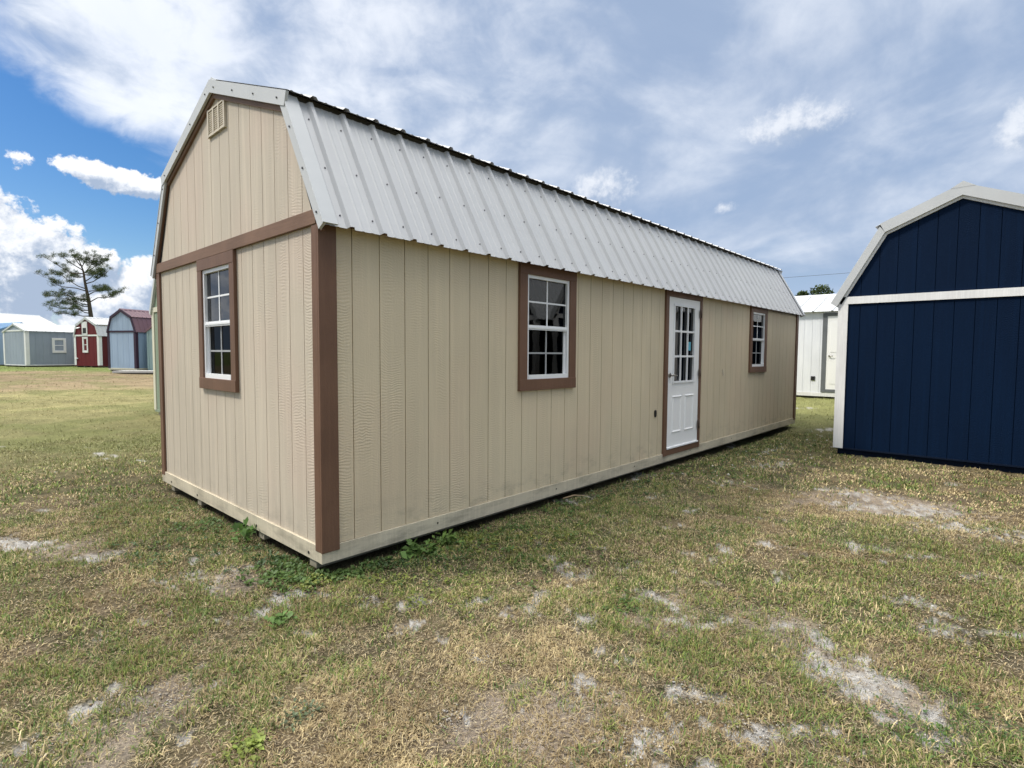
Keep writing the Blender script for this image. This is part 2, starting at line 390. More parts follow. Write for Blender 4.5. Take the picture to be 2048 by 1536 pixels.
M['maroon'] = metal_mat('maroon_roof', (0.16, 0.09, 0.105, 1), 0.33)
M['sage_x'] = siding_mat('sage_siding', (0.25, 0.31, 0.23, 1), plane='x', dirt=0.0)
M['sage_y'] = siding_mat('sage_siding_gable', (0.25, 0.31, 0.23, 1), plane='y', dirt=0.2)
M['cream'] = trim_mat('cream_trim', (0.58, 0.56, 0.45, 1), 0.5, var=0.06)
M['blueroof'] = metal_mat('blue_roof', (0.13, 0.26, 0.42, 1), 0.35)
M['palegreen_x'] = siding_mat('pale_green_siding', (0.26, 0.37, 0.36, 1), plane='x', dirt=0.0)
M['palegreen_y'] = siding_mat('pale_green_siding_gable', (0.27, 0.38, 0.37, 1), plane='y', dirt=0.0)
M['concrete'] = plain_mat('pale_concrete', (0.45, 0.44, 0.42, 1), 0.8)
M['sticker'] = plain_mat('blue_sticker', (0.12, 0.42, 0.55, 1), 0.4)
M['wire'] = plain_mat('wire', (0.06, 0.06, 0.07, 1), 0.6)

# ------------------------------------------------------------------ shed builders
def siding(mb, P, s0, s1, zb, top, g0, gs, holes=(), gw=0.0065, gd=0.010, mi=0):
    """board panel on a plane. P(s,z,d) -> 3D; top(s) is piecewise linear with knots top.k"""
    br = {s0, s1}
    gr = []
    k = math.ceil((s0-g0)/gs)
    while g0+k*gs < s1:
        a, b = g0+k*gs-gw/2, g0+k*gs+gw/2
        if a > s0 and b < s1: gr.append((a, b)); br |= {a, b}
        k += 1
    for q in getattr(top, 'k', []):
        if s0 < q < s1: br.add(q)
    for h in holes:
        for q in h[:2]:
            if s0 < q < s1: br.add(q)
    br = sorted(br)
    for a, b in zip(br, br[1:]):
        if b-a < 1e-6: continue
        mid = (a+b)/2; d = -gd if any(x < mid < y for x, y in gr) else 0.0
        spans = [(zb, None)]
        for h in holes:
            if h[0] < mid < h[1]:
                spans = [(zb, h[2]), (h[3], None)] if spans[0][1] is None and len(spans) == 1 else [sp for sp in spans[:-1]] + [(spans[-1][0], h[2]), (h[3], None)]
        for z0, z1 in spans:
            if z1 is None: za, zc = top(a), top(b)
            else: za = zc = z1
            if max(za, zc) <= z0+1e-5: continue
            mb.face([P(a, z0, d), P(b, z0, d), P(b, max(zc, z0), d), P(a, max(za, z0), d)], mi)
    for a, b in gr:
        for e in (a, b):
            z = zb
            for h in sorted((h for h in holes if h[0] < e < h[1]), key=lambda h: h[2]):
                mb.face([P(e, z, -gd), P(e, z, 0), P(e, h[2], 0), P(e, h[2], -gd)], mi); z = h[3]
            mb.face([P(e, z, -gd), P(e, z, 0), P(e, top(e), 0), P(e, top(e), -gd)], mi)
def pw(pts):
    def f(s):
        if s <= pts[0][0]: return pts[0][1]
        for (a, za), (b, zb) in zip(pts, pts[1:]):
            if s <= b: return za + (zb-za)*(s-a)/(b-a)
        return pts[-1][1]
    f.k = [q[0] for q in pts]; return f
def ribbed(mb, x0, x1, A, B, first, gap, rib_h=0.024, nrm=(0, 0), minor=True, sub=1, mi=0):
    """ribbed sheet from edge point A(y,z) to B(y,z), ribs run A->B, repeated along x"""
    prof = [(x0, 0.0)]
    k = math.floor((x0-first)/gap)
    while True:
        c = first + k*gap; k += 1
        if c-0.03 > x1: break
        for dx_, h in ((-0.028, 0), (-0.012, rib_h), (0.012, rib_h), (0.028, 0)):
            if x0 < c+dx_ < x1: prof.append((c+dx_, h))
        if minor:
            for t in (0.36, 0.64):
                cc = c + gap*t
                for dx_, h in ((-0.012, 0), (-0.004, 0.0035), (0.004, 0.0035), (0.012, 0)):
                    if x0 < cc+dx_ < x1: prof.append((cc+dx_, h))
    prof.append((x1, 0.0)); prof.sort()
    L_ = math.hypot(B[0]-A[0], B[1]-A[1]); ny, nz_ = -(B[1]-A[1])/L_, (B[0]-A[0])/L_
    if nz_ < 0: ny, nz_ = -ny, -nz_
    for (xa, ha), (xb, hb) in zip(prof, prof[1:]):
        if xb-xa < 1e-5: continue
        mb.face([(xa, A[0]+ny*ha, A[1]+nz_*ha), (xb, A[0]+ny*hb, A[1]+nz_*hb), (xb, B[0]+ny*hb, B[1]+nz_*hb), (xa, B[0]+ny*ha, B[1]+nz_*ha)], mi)
    return ny, nz_

def window_unit(parent, plane, s0, s1, z0, z1, w=0.1, depth=0.028, trim_z1=None, trimmat=None, rows=True, name='window', extra=0.0, cols=2, simple=False, label=None):
    """single-hung window on wall plane; plane 'x': wall along x at y=0 facing -y; 'y': wall along y at x=0 facing -x"""
    def bx(mb, a, b, c, d, o0, o1, mi=0):   # o = outward distance
        if plane == 'x': mb.box(a, b, -o1, -o0, c, d, mi)
        else: mb.box(-o1, -o0, a, b, c, d, mi)
    tz = trim_z1 if trim_z1 is not None else z1+w
    tm = trimmat or M['brown']
    f = MB(); bx(f, s0-w, s0, z0-w*0.02, z1+0.002, -0.004, depth-0.002); bx(f, s1, s1+w, z0-w*0.02, z1+0.002, -0.004, depth-0.002)
    bx(f, s0-w-extra, s1+w+extra, z1, tz, -0.004, depth); bx(f, s0-w-extra, s1+w+extra, z0-w, z0, -0.004, depth+0.002)
    wf = f.build(name, tm, parent, bevel=0.0 if simple else 0.0025, label=label)
    fr = MB(); t = 0.028
    bx(fr, s0, s0+t, z0, z1, -0.05, 0.012); bx(fr, s1-t, s1, z0, z1, -0.05, 0.012)
    bx(fr, s0+t, s1-t, z1-t, z1, -0.05, 0.0115); bx(fr, s0+t, s1-t, z0, z0+t*1.3, -0.05, 0.018)
    mz = (z0+z1)/2
    bx(fr, s0+t, s1-t, mz-0.020, mz+0.020, -0.040, 0.008)
    bx(fr, s0+t+0.003, s1-t-0.003, mz-0.008, mz+0.006, 0.008, 0.013)
    # lower sash frame
    bx(fr, s0+t, s0+t+0.02, z0+t*1.3, mz-0.02, -0.04, -0.012); bx(fr, s1-t-0.02, s1-t, z0+t*1.3, mz-0.02, -0.04, -0.012)
    fr.build('frame', M['vinyl'], wf)
    mu = MB(); sc_ = (s0+s1)/2
    for k in range(1, cols):
        s_m = s0+t+(s1-s0-2*t)*k/cols
        bx(mu, s_m-0.008, s_m+0.008, mz+0.02, z1-t, -0.018, -0.008)
    if rows: bx(mu, s0+t, s1-t, (mz+z1)/2-0.009, (mz+z1)/2+0.005, -0.0175, -0.0075)
    mu.build('grille', M['vinyl'], wf)
    ml = MB()
    for k in range(1, cols):
        s_m = s0+t+(s1-s0-2*t)*k/cols
        bx(ml, s_m-0.008, s_m+0.008, z0+t*1.3, mz-0.02, -0.0215, -0.016)
    if rows: bx(ml, s0+t, s1-t, (mz+z0)/2-0.005, (mz+z0)/2+0.009, -0.0210, -0.0155)
    ml.build('grille', M['vinyl'] if simple else M['grid'], wf)
    gl = MB(); bx(gl, s0+t, s1-t, mz+0.012, z1-t+0.004, -0.0150, -0.0120); gl.build('pane', M['glass_screen'] if simple else M['glass'], wf)
    gl = MB(); bx(gl, s0+t, s1-t, z0+t, mz-0.012, -0.0240, -0.0220); gl.build('pane', M['glass_screen'], wf)
    return wf

def offset_in(prof, d):
    """inward offset of an open roof profile (list of y,z) measured along normals"""
    out_ = []
    k = len(prof)
    def nr(a, b):
        l = math.hypot(b[0]-a[0], b[1]-a[1]); return ((b[1]-a[1])/l, -(b[0]-a[0])/l)
    for i in range(k):
        ns = []
        if i > 0: ns.append(nr(prof[i-1], prof[i]))
        if i < k-1: ns.append(nr(prof[i], prof[i+1]))
        nx = sum(q[0] for q in ns); ny = sum(q[1] for q in ns); l = math.hypot(nx, ny); nx /= l; ny /= l
        cs = nx*ns[0][0] + ny*ns[0][1]
        out_.append((prof[i][0]+nx*d/cs, prof[i][1]+ny*d/cs))
    return out_
def simple_shed(name, label, cat, loc, rz, Wd, L, He, prof, mats, band=True, gs=0.3, rib=0.25, lap=0.06, group=None, base=0.10, trimw=0.09, wall_top=None, runners=True, gw=0.014):
    """far and middle-distance sheds: walls with grooves, trims, metal roof, runners. prof: roof outline y,z from right eave to left eave"""
    root = empty(name, loc, rz, label=label, cat=cat, group=group)
    sx, sy, tr, rf = mats['x'], mats['y'], mats['trim'], mats['roof']
    inner = offset_in(prof, 0.05)
    tops = pw(inner)
    for x, sgn in ((0.0, 1), (L, -1)):
        w = MB(); siding(w, (lambda s, z, d, x=x, sgn=sgn: (x-sgn*d, s, z)), 0, Wd, base, tops, 0.1, gs, gw=gw)
        w.build('gable_wall', sy, root, fix=False)
    for y, sgn in ((0.0, 1), (Wd, -1)):
        w = MB(); siding(w, (lambda s, z, d, y=y, sgn=sgn: (s, y-sgn*d, z)), 0, L, base, pw([(0, He-0.01), (L, He-0.01)]), 0.1, gs, gw=gw)
        w.build('side_wall', sx, root, fix=False)
    fl = MB(); fl.box(0.01, L-0.01, 0.01, Wd-0.01, base-0.02, base+0.01); fl.build('floor', M['floor'], root)
    for (x, y, ax, ay) in ((0, 0, 1, 1), (0, Wd, 1, -1), (L, 0, -1, 1), (L, Wd, -1, -1)):
        t = MB(); t.box(x-ax*0.02, x+ax*trimw, y-ay*0.02, y, base-0.01, He-0.02); t.box(x-ax*0.02, x, y, y+ay*trimw, base-0.01, He-0.02)
        t.build('corner_trim', tr, root)
    if band:
        for x, sgn in ((0, 1), (L, -1)):
            t = MB(); t.box(x-sgn*0.022, x, 0.0, Wd, He-0.02, He+0.08); t.build('band_board', tr, root)
    # rake trims on both gables
    o1 = prof; i1 = offset_in(prof, 0.085)
    for x, sgn in ((0, 1), (L, -1)):
        t = MB()
        for a in range(len(prof)-1):
            e = 0.050 if (len(prof) > 3 and a in (1, 2)) else 0.016
            t.prism([(o1[a][0], o1[a][1]+e), (o1[a+1][0], o1[a+1][1]+e), i1[a+1], i1[a]], x-sgn*(0.058 if e > .03 else 0.052), x-sgn*0.002)
        t.build('rake_trim', mats.get('rake', rf), root)
    half = len(prof)//2
    for a in range(len(prof)-1):
        A, B = prof[a], prof[a+1]
        upper = (a in (half-1, half)) and len(prof) > 3
        if upper:   # carry the upper sheet past the knee
            if a == half-1: l = math.hypot(B[0]-A[0], B[1]-A[1]); A = (A[0]-(B[0]-A[0])/l*lap, A[1]-(B[1]-A[1])/l*lap)
            else: l = math.hypot(B[0]-A[0], B[1]-A[1]); B = (B[0]+(B[0]-A[0])/l*lap, B[1]+(B[1]-A[1])/l*lap)
            A = (A[0], A[1]+0.03); B = (B[0], B[1]+0.03)
        r_ = MB(); ribbed(r_, -0.05, L+0.05, (A[0], A[1]+0.012), (B[0], B[1]+0.012), 0.05, rib, minor=False)
        r_.build('upper_roof_sheet' if (upper or len(prof) == 3) else 'lower_roof_sheet', mats.get('lower', rf) if not (upper or len(prof) == 3) else rf, root, fix=False)
    pk = prof[half]
    rc = MB(); dzr = 0.03 if len(prof) > 3 else 0.0
    rc.prism([(pk[0]-0.12, pk[1]-0.03+dzr), (pk[0], pk[1]+0.045+dzr), (pk[0]+0.12, pk[1]-0.03+dzr)], -0.06, L+0.06); rc.build('ridge_cap', rf, root)
    rb = MB()
    for y0, y1 in ((-0.012, 0.03), (Wd-0.03, Wd+0.012)): rb.box(-0.006, L+0.006, y0, y1, 0.0, base)
    rb.box(-0.012, 0.02, 0.0, Wd, 0.0, base); rb.box(L-0.02, L+0.012, 0.0, Wd, 0.0, base)
    rb.build('rim_board', mats.get('rim', tr), root)
    if runners:
        for t in (0.06, 0.36, 0.64, 0.94):
            q = MB(); q.box(0.02, L-0.02, Wd*t-0.045, Wd*t+0.045, -0.09, 0.002); q.build('runner', M['runner'], root)
    return root

# ------------------------------------------------------------------ the beige lofted shed
GW, GL = 3.193, 9.78
RP = [(-0.105, 2.056), (0.375, 2.915), (GW/2, 3.372), (GW-0.375, 2.915), (GW+0.105, 2.056)]   # roof sheet line, right eave to left eave
root = empty('beige_barn_shed', (0, 0, 0), 0, label='long beige barn-roofed shed with brown trim, white door and white metal roof', cat='shed')
IN = offset_in([(-0.045, 2.070)]+RP[1:4]+[(GW+0.045, 2.070)], 0.075)
WT = pw(IN)
DOOR = (4.478, 5.362, 0.168, 2.006)
WX = [(1.886, 2.489, 1.087, 1.986), (7.325, 7.915, 1.120, 1.990)]
WY = (1.345, 1.945, 1.090, 1.985)
holes_x = [(a, b, c, d) for a, b, c, d in WX] + [DOOR]
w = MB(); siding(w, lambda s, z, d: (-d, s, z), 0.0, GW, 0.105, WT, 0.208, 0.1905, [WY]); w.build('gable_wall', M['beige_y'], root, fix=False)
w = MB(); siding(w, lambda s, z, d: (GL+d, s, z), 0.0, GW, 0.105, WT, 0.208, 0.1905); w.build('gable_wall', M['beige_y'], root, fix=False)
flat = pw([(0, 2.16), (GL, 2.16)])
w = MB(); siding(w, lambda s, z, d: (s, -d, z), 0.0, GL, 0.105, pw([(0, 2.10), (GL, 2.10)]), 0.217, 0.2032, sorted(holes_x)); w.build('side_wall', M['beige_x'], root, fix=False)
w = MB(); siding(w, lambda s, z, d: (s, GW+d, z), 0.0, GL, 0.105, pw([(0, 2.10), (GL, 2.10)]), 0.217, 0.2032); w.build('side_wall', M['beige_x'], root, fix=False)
f = MB(); f.box(0.02, GL-0.02, 0.02, GW-0.02, 0.06, 0.11); f.build('floor', M['floor'], root)
# corner boards: each board one box
for (x, y, ax, ay) in ((0, 0, 1, 1), (0, GW, 1, -1), (GL, 0, -1, 1), (GL, GW, -1, -1)):
    t = MB(); t.box(x-ax*0.020, x+ax*0.100, y-ay*0.020, y-ay*0.0, 0.068, 2.085)
    t.box(x-ax*0.0195, x, y, y+ay*0.068, 0.0685, 2.078)
    t.build('corner_board', M['brown'], root, bevel=0.003)
for x, s in ((0, 1), (GL, -1)):
    t = MB(); t.box(x-s*0.024, x, 0.004, GW-0.004, 2.079, 2.168); t.build('band_board', M['brown_h'], root, bevel=0.003)
# rake boards (brown) and rake flashing (white metal), upper and lower slopes
o_ = offset_in(RP, -0.020); a_ = offset_in(RP, 0.030); b_ = offset_in(RP, 0.078); lo_ = offset_in(RP, 0.046); lob = offset_in(RP, 0.058)
for x, s in ((0, 1), (GL, -1)):
    for a in range(4):
        upper = a in (1, 2)
        q = MB()
        inner = a_ if upper else lo_
        poly = [o_[a], o_[a+1], inner[a+1], inner[a]]
        if upper:      # the upper flashing reaches past the knee with a square end
            ax = (o_[a+1][0]-o_[a][0], o_[a+1][1]-o_[a][1]); l = math.hypot(*ax); ax = (ax[0]/l, ax[1]/l); nn = (ax[1], -ax[0])
            if a == 1:
                st = (o_[1][0]-ax[0]*0.055, o_[1][1]-ax[1]*0.055+0.028); pk = (GW/2, o_[2][1]+0.028)
                poly = [st, pk, (GW/2, pk[1]-0.098), (st[0]+nn[0]*0.090, st[1]+nn[1]*0.090)]
            else:
                st = (o_[3][0]+ax[0]*0.055, o_[3][1]+ax[1]*0.055+0.028); pk = (GW/2, o_[2][1]+0.028)
                poly = [pk, st, (st[0]+nn[0]*0.090, st[1]+nn[1]*0.090), (GW/2, pk[1]-0.098)]
            q.prism(poly, x-s*0.046, x-s*0.026)
        else:
            q.prism(poly, x-s*0.040, x-s*0.021)
        # screws on the gable leg
        L_ = math.hypot(poly[1][0]-poly[0][0], poly[1][1]-poly[0][1])
        for k in range(4 if upper else 3):
            u_ = (k+0.3)/(3.6 if upper else 3.0)
            if u_ > 1: continue
            cy = poly[0][0]+(poly[1][0]-poly[0][0])*u_; cz = poly[0][1]+(poly[1][1]-poly[0][1])*u_
            ax = ((poly[1][0]-poly[0][0])/L_, (poly[1][1]-poly[0][1])/L_); nn = (ax[1], -ax[0])
            dd_ = 0.05 if upper else 0.035
            cy += nn[0]*dd_; cz += nn[1]*dd_
            xs = x-s*(0.046 if upper else 0.040)
            q.tube([(xs, cy, cz), (xs-s*0.006, cy, cz)], 0.0065, 6, 1)
        q.build('rake_flashing', [M['flash'], M['screw']], root, bevel=0.0)
        # brown board beneath
        q = MB(); q.prism([a_[a] if upper else lo_[a], a_[a+1] if upper else lo_[a+1], b_[a+1] if upper else lob[a+1], b_[a] if upper else lob[a]], x-s*0.020, x-s*0.001)
        if upper: q.build('rake_board', M['brown_h'], root)
        else: q.build('rake_board', M['brown'], root)
# roof sheets
RIB = 0.2348
for side in (0, 1):
    my = (lambda p: p) if side == 0 else (lambda p: (GW-p[0], p[1]))
    A, B = my((RP[0][0], RP[0][1])), my((RP[1][0]+0.01, RP[1][1]+0.02))
    r_ = MB(); ny, nz_ = ribbed(r_, -0.03, GL+0.04, A, B, 0.150, RIB)
    # screws: three rows beside each rib
    k = 0
    while True:
        cx = 0.150 + RIB*k - 0.045; k += 1
        if cx > GL: break
        for u_ in (0.10, 0.47, 0.86):
            cxx = cx + random.uniform(-.008, .008); uu = u_ + random.uniform(-.012, .012)
            cy = A[0]+(B[0]-A[0])*uu; cz = A[1]+(B[1]-A[1])*uu
            sgn = 1
            r_.tube([(cxx, cy, cz), (cxx, cy+ny*0.006*1, cz+nz_*0.006)], 0.0058, 6, 1)
    r_.build('lower_roof_sheet', [M['roof'], M['screw']], root, fix=False)
    # top leg of the rake flashing lying on the lower sheet
    for x0, x1 in ((-0.044, 0.055), (GL-0.05, GL+0.045)):
        q = MB()
        def off(p, h): return (p[0]+ny*h, p[1]+nz_*h)
        q.prism([off(A, 0.014), off(B, 0.014), off(B, 0.022), off(A, 0.022)], x0, x1); q.build('rake_flashing', M['flash'], root)
    A2, B2 = RP[1], (GW/2, RP[2][1])
    l = math.hypot(B2[0]-A2[0], B2[1]-A2[1]); dv = ((B2[0]-A2[0])/l, (B2[1]-A2[1])/l)
    A2 = (A2[0]-dv[0]*0.055, A2[1]-dv[1]*0.055+0.060); B2 = (B2[0], B2[1]+0.060)
    r_ = MB(); ribbed(r_, -0.03, GL+0.04, my(A2), my(B2), 0.150, RIB, rib_h=0.016)
    r_.build('upper_roof_sheet', M['roof'], root, fix=False)
    # purlin strip under the lip, set back; its dark colour stands in for shade
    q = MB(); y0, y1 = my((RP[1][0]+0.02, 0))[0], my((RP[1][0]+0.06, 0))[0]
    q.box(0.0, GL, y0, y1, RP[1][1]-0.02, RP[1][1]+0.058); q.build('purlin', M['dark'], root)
    # soffit closing the eave
    q = MB(); y0, y1 = my((-0.034, 0))[0], my((0.03, 0))[0]
    q.box(0.105, GL-0.105, y0, y1, 2.088, 2.100); q.build('soffit', M['brown'], root)
rc = MB(); rc.prism([(GW/2-0.10, RP[2][1]+0.022), (GW/2, RP[2][1]+0.072), (GW/2+0.10, RP[2][1]+0.022)], -0.03, GL+0.03); rc.build('ridge_cap', M['flash'], root)
# rim boards and runners
for y, s in ((0, 1), (GW, -1)):
    q = MB(); q.box(-0.018, GL+0.018, y-s*0.013, y+s*0.02, 0.0, 0.103)
    for k in range(7):
        q.tube([(0.9+k*1.42, y-s*0.0135, 0.055), (0.9+k*1.42, y-s*0.016, 0.055)], 0.008, 6, 1)
    q.build('rim_board', [M['beige_rim'], M['black']], root, bevel=0.003)
for x, s in ((0, 1), (GL, -1)):
    q = MB(); q.box(x-s*0.016, x+s*0.02, 0.021, GW-0.021, 0.0, 0.1035)
    for yy in (0.16, 0.95, 2.20, 2.92):
        q.tube([(x-s*0.0165, yy, 0.035), (x-s*0.0195, yy, 0.035)], 0.011, 7, 1)
    q.build('rim_board', [M['beige_rim'], M['black']], root, bevel=0.003)
for yy in (0.13, 0.90, 2.19, 2.93):
    q = MB(); q.box(-0.004, GL-0.03, yy-0.045, yy+0.045, -0.055, -0.001); q.build('runner', M['runner'], root, bevel=0.004)
# windows
window_unit(root, 'x', *WX[0], w=0.098, trim_z1=2.084)
window_unit(root, 'x', *WX[1], w=0.093, trim_z1=2.084)
window_unit(root, 'y', *WY, w=0.092, trim_z1=2.0765, trimmat=M['brown'])
# door
q = MB(); z1 = 2.084
q.box(4.400, 4.476, -0.026, 0.0, 0.072, 2.008); q.box(5.364, 5.420, -0.026, 0.0, 0.072, 2.008)
q.box(4.400, 5.420, -0.028, 0.0, 2.008, z1); q.box(4.476, 5.364, -0.024, 0.0, 0.074, 0.150)
dt = q.build('door_trim', M['brown'], root, bevel=0.0025)
q = MB(); q.box(4.478, 5.362, -0.032, 0.03, 0.151, 0.168); q.build('threshold', M['vinyl'], root)
q = MB()
dx0, dx1, dz0, dz1 = DOOR
lx0, lx1, lz0, lz1 = 4.632, 5.190, 0.975, 1.905     # lite opening
yo, yi = -0.014, 0.03
q.box(dx0+.003, lx0, yo, yi, dz0, dz1); q.box(lx1, dx1-.003, yo, yi, dz0, dz1); q.box(lx0, lx1, yo, yi, lz1, dz1); q.box(lx0, lx1, yo, yi, dz0, lz0)
for px0, px1 in ((4.615, 4.865), (4.965, 5.215)):
    pz0, pz1 = 0.335, 0.800
    for a, b, c, d in ((px0, px1, pz0, pz0+0.03), (px0, px1, pz1-0.03, pz1), (px0, px0+0.03, pz0+0.03, pz1-0.03), (px1-0.03, px1, pz0+0.03, pz1-0.03)):
        cx_, cz_ = (a+b)/2, (c+d)/2
        # bevelled moulding: low ridge
        if b-a > d-c: q.prism([(yo, c), (yo-0.010, cz_), (yo, d)], a, b)
        else: q.prism([(a, yo), (cx_, yo-0.010), (b, yo)], c, d, axis=2)
dr = q.build('door', M['door'], root)
q = MB(); t = 0.022
q.box(lx0-t, lx1+t, yo-0.012, yo, lz1-0.004, lz1+t); q.box(lx0-t, lx1+t, yo-0.012, yo, lz0-t, lz0+0.004)
q.box(lx0-t, lx0+0.004, yo-0.012, yo, lz0+.004, lz1-.004); q.box(lx1-0.004, lx1+t, yo-0.012, yo, lz0+.004, lz1-.004)
for k in (1, 2):
    xx = lx0+(lx1-lx0)*k/3; zz = lz0+(lz1-lz0)*k/3
    q.box(xx-0.012, xx+0.012, yo-0.008, yo+0.008, lz0, lz1); q.box(lx0, lx1, yo-0.0075, yo+0.0075, zz-0.012, zz+0.012)
q.build('grille', M['vinyl'], dr)
q = MB(); q.box(lx0, lx1, 0.001, 0.004, lz0, lz1); q.build('pane', M['glass'], dr)
q = MB(); q.box(5.055, 5.135, -0.0006, 0.0004, 1.36, 1.47); q.build('sticker', M['sticker'], dr)
q = MB(); q.tube([(4.530, yo, 1.055), (4.530, yo-0.012, 1.055)], 0.030, 14); q.tube([(4.530, yo-0.012, 1.055), (4.530, yo-0.05, 1.055)], 0.010, 10)
q.tube([(4.530, yo-0.05, 1.055), (4.56, yo-0.056, 1.056), (4.635, yo-0.053, 1.052)], [0.011, 0.010, 0.007], 10); q.build('handle', M['steel'], dr)
for zz in (1.84, 1.07, 0.39):
    q = MB(); q.box(5.330, 5.392, -0.0345, -0.0265, zz-0.05, zz+0.05); q.tube([(5.358, -0.040, zz-0.052), (5.358, -0.040, zz+0.052)], 0.008, 8); q.build('hinge', M['hinge'], dr)
# cable outlet and patch on the wall
q = MB()
ring = [(4.214+0.022*math.cos(t_), 0.61+0.022*math.sin(t_)+(0.02 if math.sin(t_) > 0 else -0.02)) for t_ in [2*math.pi*k/16 for k in range(16)]]
q.prism([(a, b) for a, b in ring], -0.012, 0.0, axis=1); q.build('cable_outlet', M['black'], root)
q = MB(); q.box(6.19, 6.215, -0.010, 0.0, 1.045, 1.10); q.box(6.195, 6.21, -0.016, -0.010, 1.01, 1.04); q.build('cable_clip', M['vent'], root)
# gable vent: three louvred columns
q = MB(); vy0, vy1, vz0, vz1 = 1.395, 1.725, 3.020, 3.225
fwd = 0.018
q.box(-fwd, 0, vy0, vy1, vz0, vz0+0.012); q.box(-fwd, 0, vy0, vy1, vz1-0.012, vz1)
cw = (vy1-vy0)/3
for k in range(4):
    yy = vy0+cw*k; q.box(-fwd-0.001, 0, yy-0.012, yy+0.012, vz0-0.004, vz1+0.004)
q.box(-0.003, 0.0, vy0, vy1, vz0, vz1, 1)
for c in range(3):
    for j in range(11):
        zz = vz0+0.018+j*(vz1-vz0-0.03)/11
        q.box(-0.013, -0.004, vy0+cw*c+0.010, vy0+cw*(c+1)-0.010, zz, zz+0.0075)
q.build('gable_vent', [M['vent'], M['black']], root)

# ------------------------------------------------------------------ neighbours
def gambrel(Wd, He, knee_in, knee_z, peak_z, ov=0.05):
    return [(-ov, He), (knee_in, knee_z), (Wd/2, peak_z), (Wd-knee_in, knee_z), (Wd+ov, He)]
# navy barn on the right
nb = simple_shed('navy_barn_shed', 'navy blue barn-roofed shed with white trim at the right edge', 'shed', (7.2, -3.83, -0.015), 0, 2.58, 6.0, 2.06,
            [(-0.11, 2.045), (0.44, 3.035), (1.29, 3.405), (2.14, 3.035), (2.69, 2.045)],
            {'x': M['navy_y'], 'y': M['navy_y'], 'trim': M['white_trim'], 'roof': M['flash'], 'rake': M['flash'], 'rim': M['navy']}, gs=0.2032, rib=0.2348, base=0.02, runners=False, trimw=0.10, gw=0.007)
q = MB(); inn = offset_in([(-0.11, 2.045), (0.44, 3.035), (1.29, 3.405), (2.14, 3.035), (2.69, 2.045)], 0.083); in2 = offset_in([(-0.11, 2.045), (0.44, 3.035), (1.29, 3.405), (2.14, 3.035), (2.69, 2.045)], 0.118)
for a in range(4): q.prism([inn[a], inn[a+1], in2[a+1], in2[a]], -0.022, -0.001)
q.build('rake_board', M['white_trim'], nb)
q = MB(); q.box(0.03, 5.9, 0.03, 2.55, -0.075, 0.0); q.build('floor_frame', M['navy'], nb)
for yy in (0.3, 0.95, 1.75, 2.25):
    q = MB(); q.box(0.05, 5.9, yy-0.045, yy+0.045, -0.14, -0.076); q.build('runner', M['navy'], nb)
for yy in (0.30, 2.25):
    q = MB(); q.box(-0.05, 0.15, yy-0.08, yy+0.08, -0.115, -0.0765); q.build('block', M['navy'], nb)

simple_shed('unseen_charcoal_shed', 'unseen charcoal barn-roofed shed added beyond the navy one for window reflections', 'shed', (7.3, -8.0, -0.015), 0, 3.6, 6.0, 2.06,  # out of view, added so the long wall's windows reflect something dark
            [(-0.08, 2.045), (0.44, 3.0), (1.8, 3.5), (3.16, 3.0), (3.68, 2.045)],
            {'x': M['charcoal'], 'y': M['charcoal'], 'trim': M['white_trim'], 'roof': M['flash'], 'rim': M['navy']}, gs=0.2032, rib=0.2348, base=0.02)

# white shed between the two, behind
ws = simple_shed('white_gable_shed', 'white shed with grey door trim seen in the gap behind the beige shed', 'shed', (15.0, 5.2, 0.19), R(-90), 3.0, 9.0, 2.31,
            [(-0.12, 2.28), (1.5, 2.86), (3.12, 2.28)], {'x': M['white_x'], 'y': M['white_x'], 'trim': M['white_trim'], 'roof': M['flash']}, band=False, gs=0.2032, rib=0.46, base=0.10, gw=0.006)
# local x runs towards -Y:  x = 5.2 - Y
q = MB(); q.box(4.42, 4.53, -0.025, 0, 0.12, 2.17); q.box(5.32, 5.43, -0.025, 0, 0.12, 2.17); q.box(4.42, 5.43, -0.027, 0, 2.17, 2.25); q.box(4.53, 5.32, -0.024, 0, 0.12, 0.20); q.build('door_trim', M['grey_trim'], ws)
q = MB(); q.box(4.53, 5.32, -0.016, 0, 0.20, 2.17)
for a, b in ((4.62, 4.88), (4.97, 5.23)):
    for c, d in ((0.35, 1.0), (1.2, 2.0)): q.box(a, b, -0.022, -0.016, c, d)
wd = q.build('door', M['door'], ws)
q = MB(); q.tube([(4.60, -0.016, 1.1), (4.60, -0.06, 1.1)], 0.02, 8); q.tube([(4.60, -0.06, 1.1), (4.70, -0.06, 1.1)], 0.010, 8); q.build('handle', M['steel'], wd)
q = MB(); q.box(4.17, 4.27, -0.018, 0, 0.43, 0.54); q.build('cable_outlet', M['black'], ws)

# sage green barn behind the beige one on the left
sg = simple_shed('sage_green_barn_shed', 'sage green barn-roofed shed with cream trim half hidden behind the beige shed', 'shed', (1.8, 7.30, 0.02), 0, 3.2, 8.0, 2.13,
            gambrel(3.2, 2.10, 0.40, 2.93, 3.36, 0.08), {'x': M['sage_x'], 'y': M['sage_y'], 'trim': M['cream'], 'roof': M['flash'], 'rim': M['sage_y']}, gs=0.2032, rib=0.235, base=0.05, trimw=0.12)

def view_dirs(k):   # unit vectors: to the right of the photograph's axis, and along it
    return None
VR = Vector((0.676, -0.737, 0)); VF = Vector((0.737, 0.676, 0))
def rz_from(c, s):      # shed x axis = VR*c + VF*s
    d = VR*c + VF*s; return math.atan2(d.y, d.x)
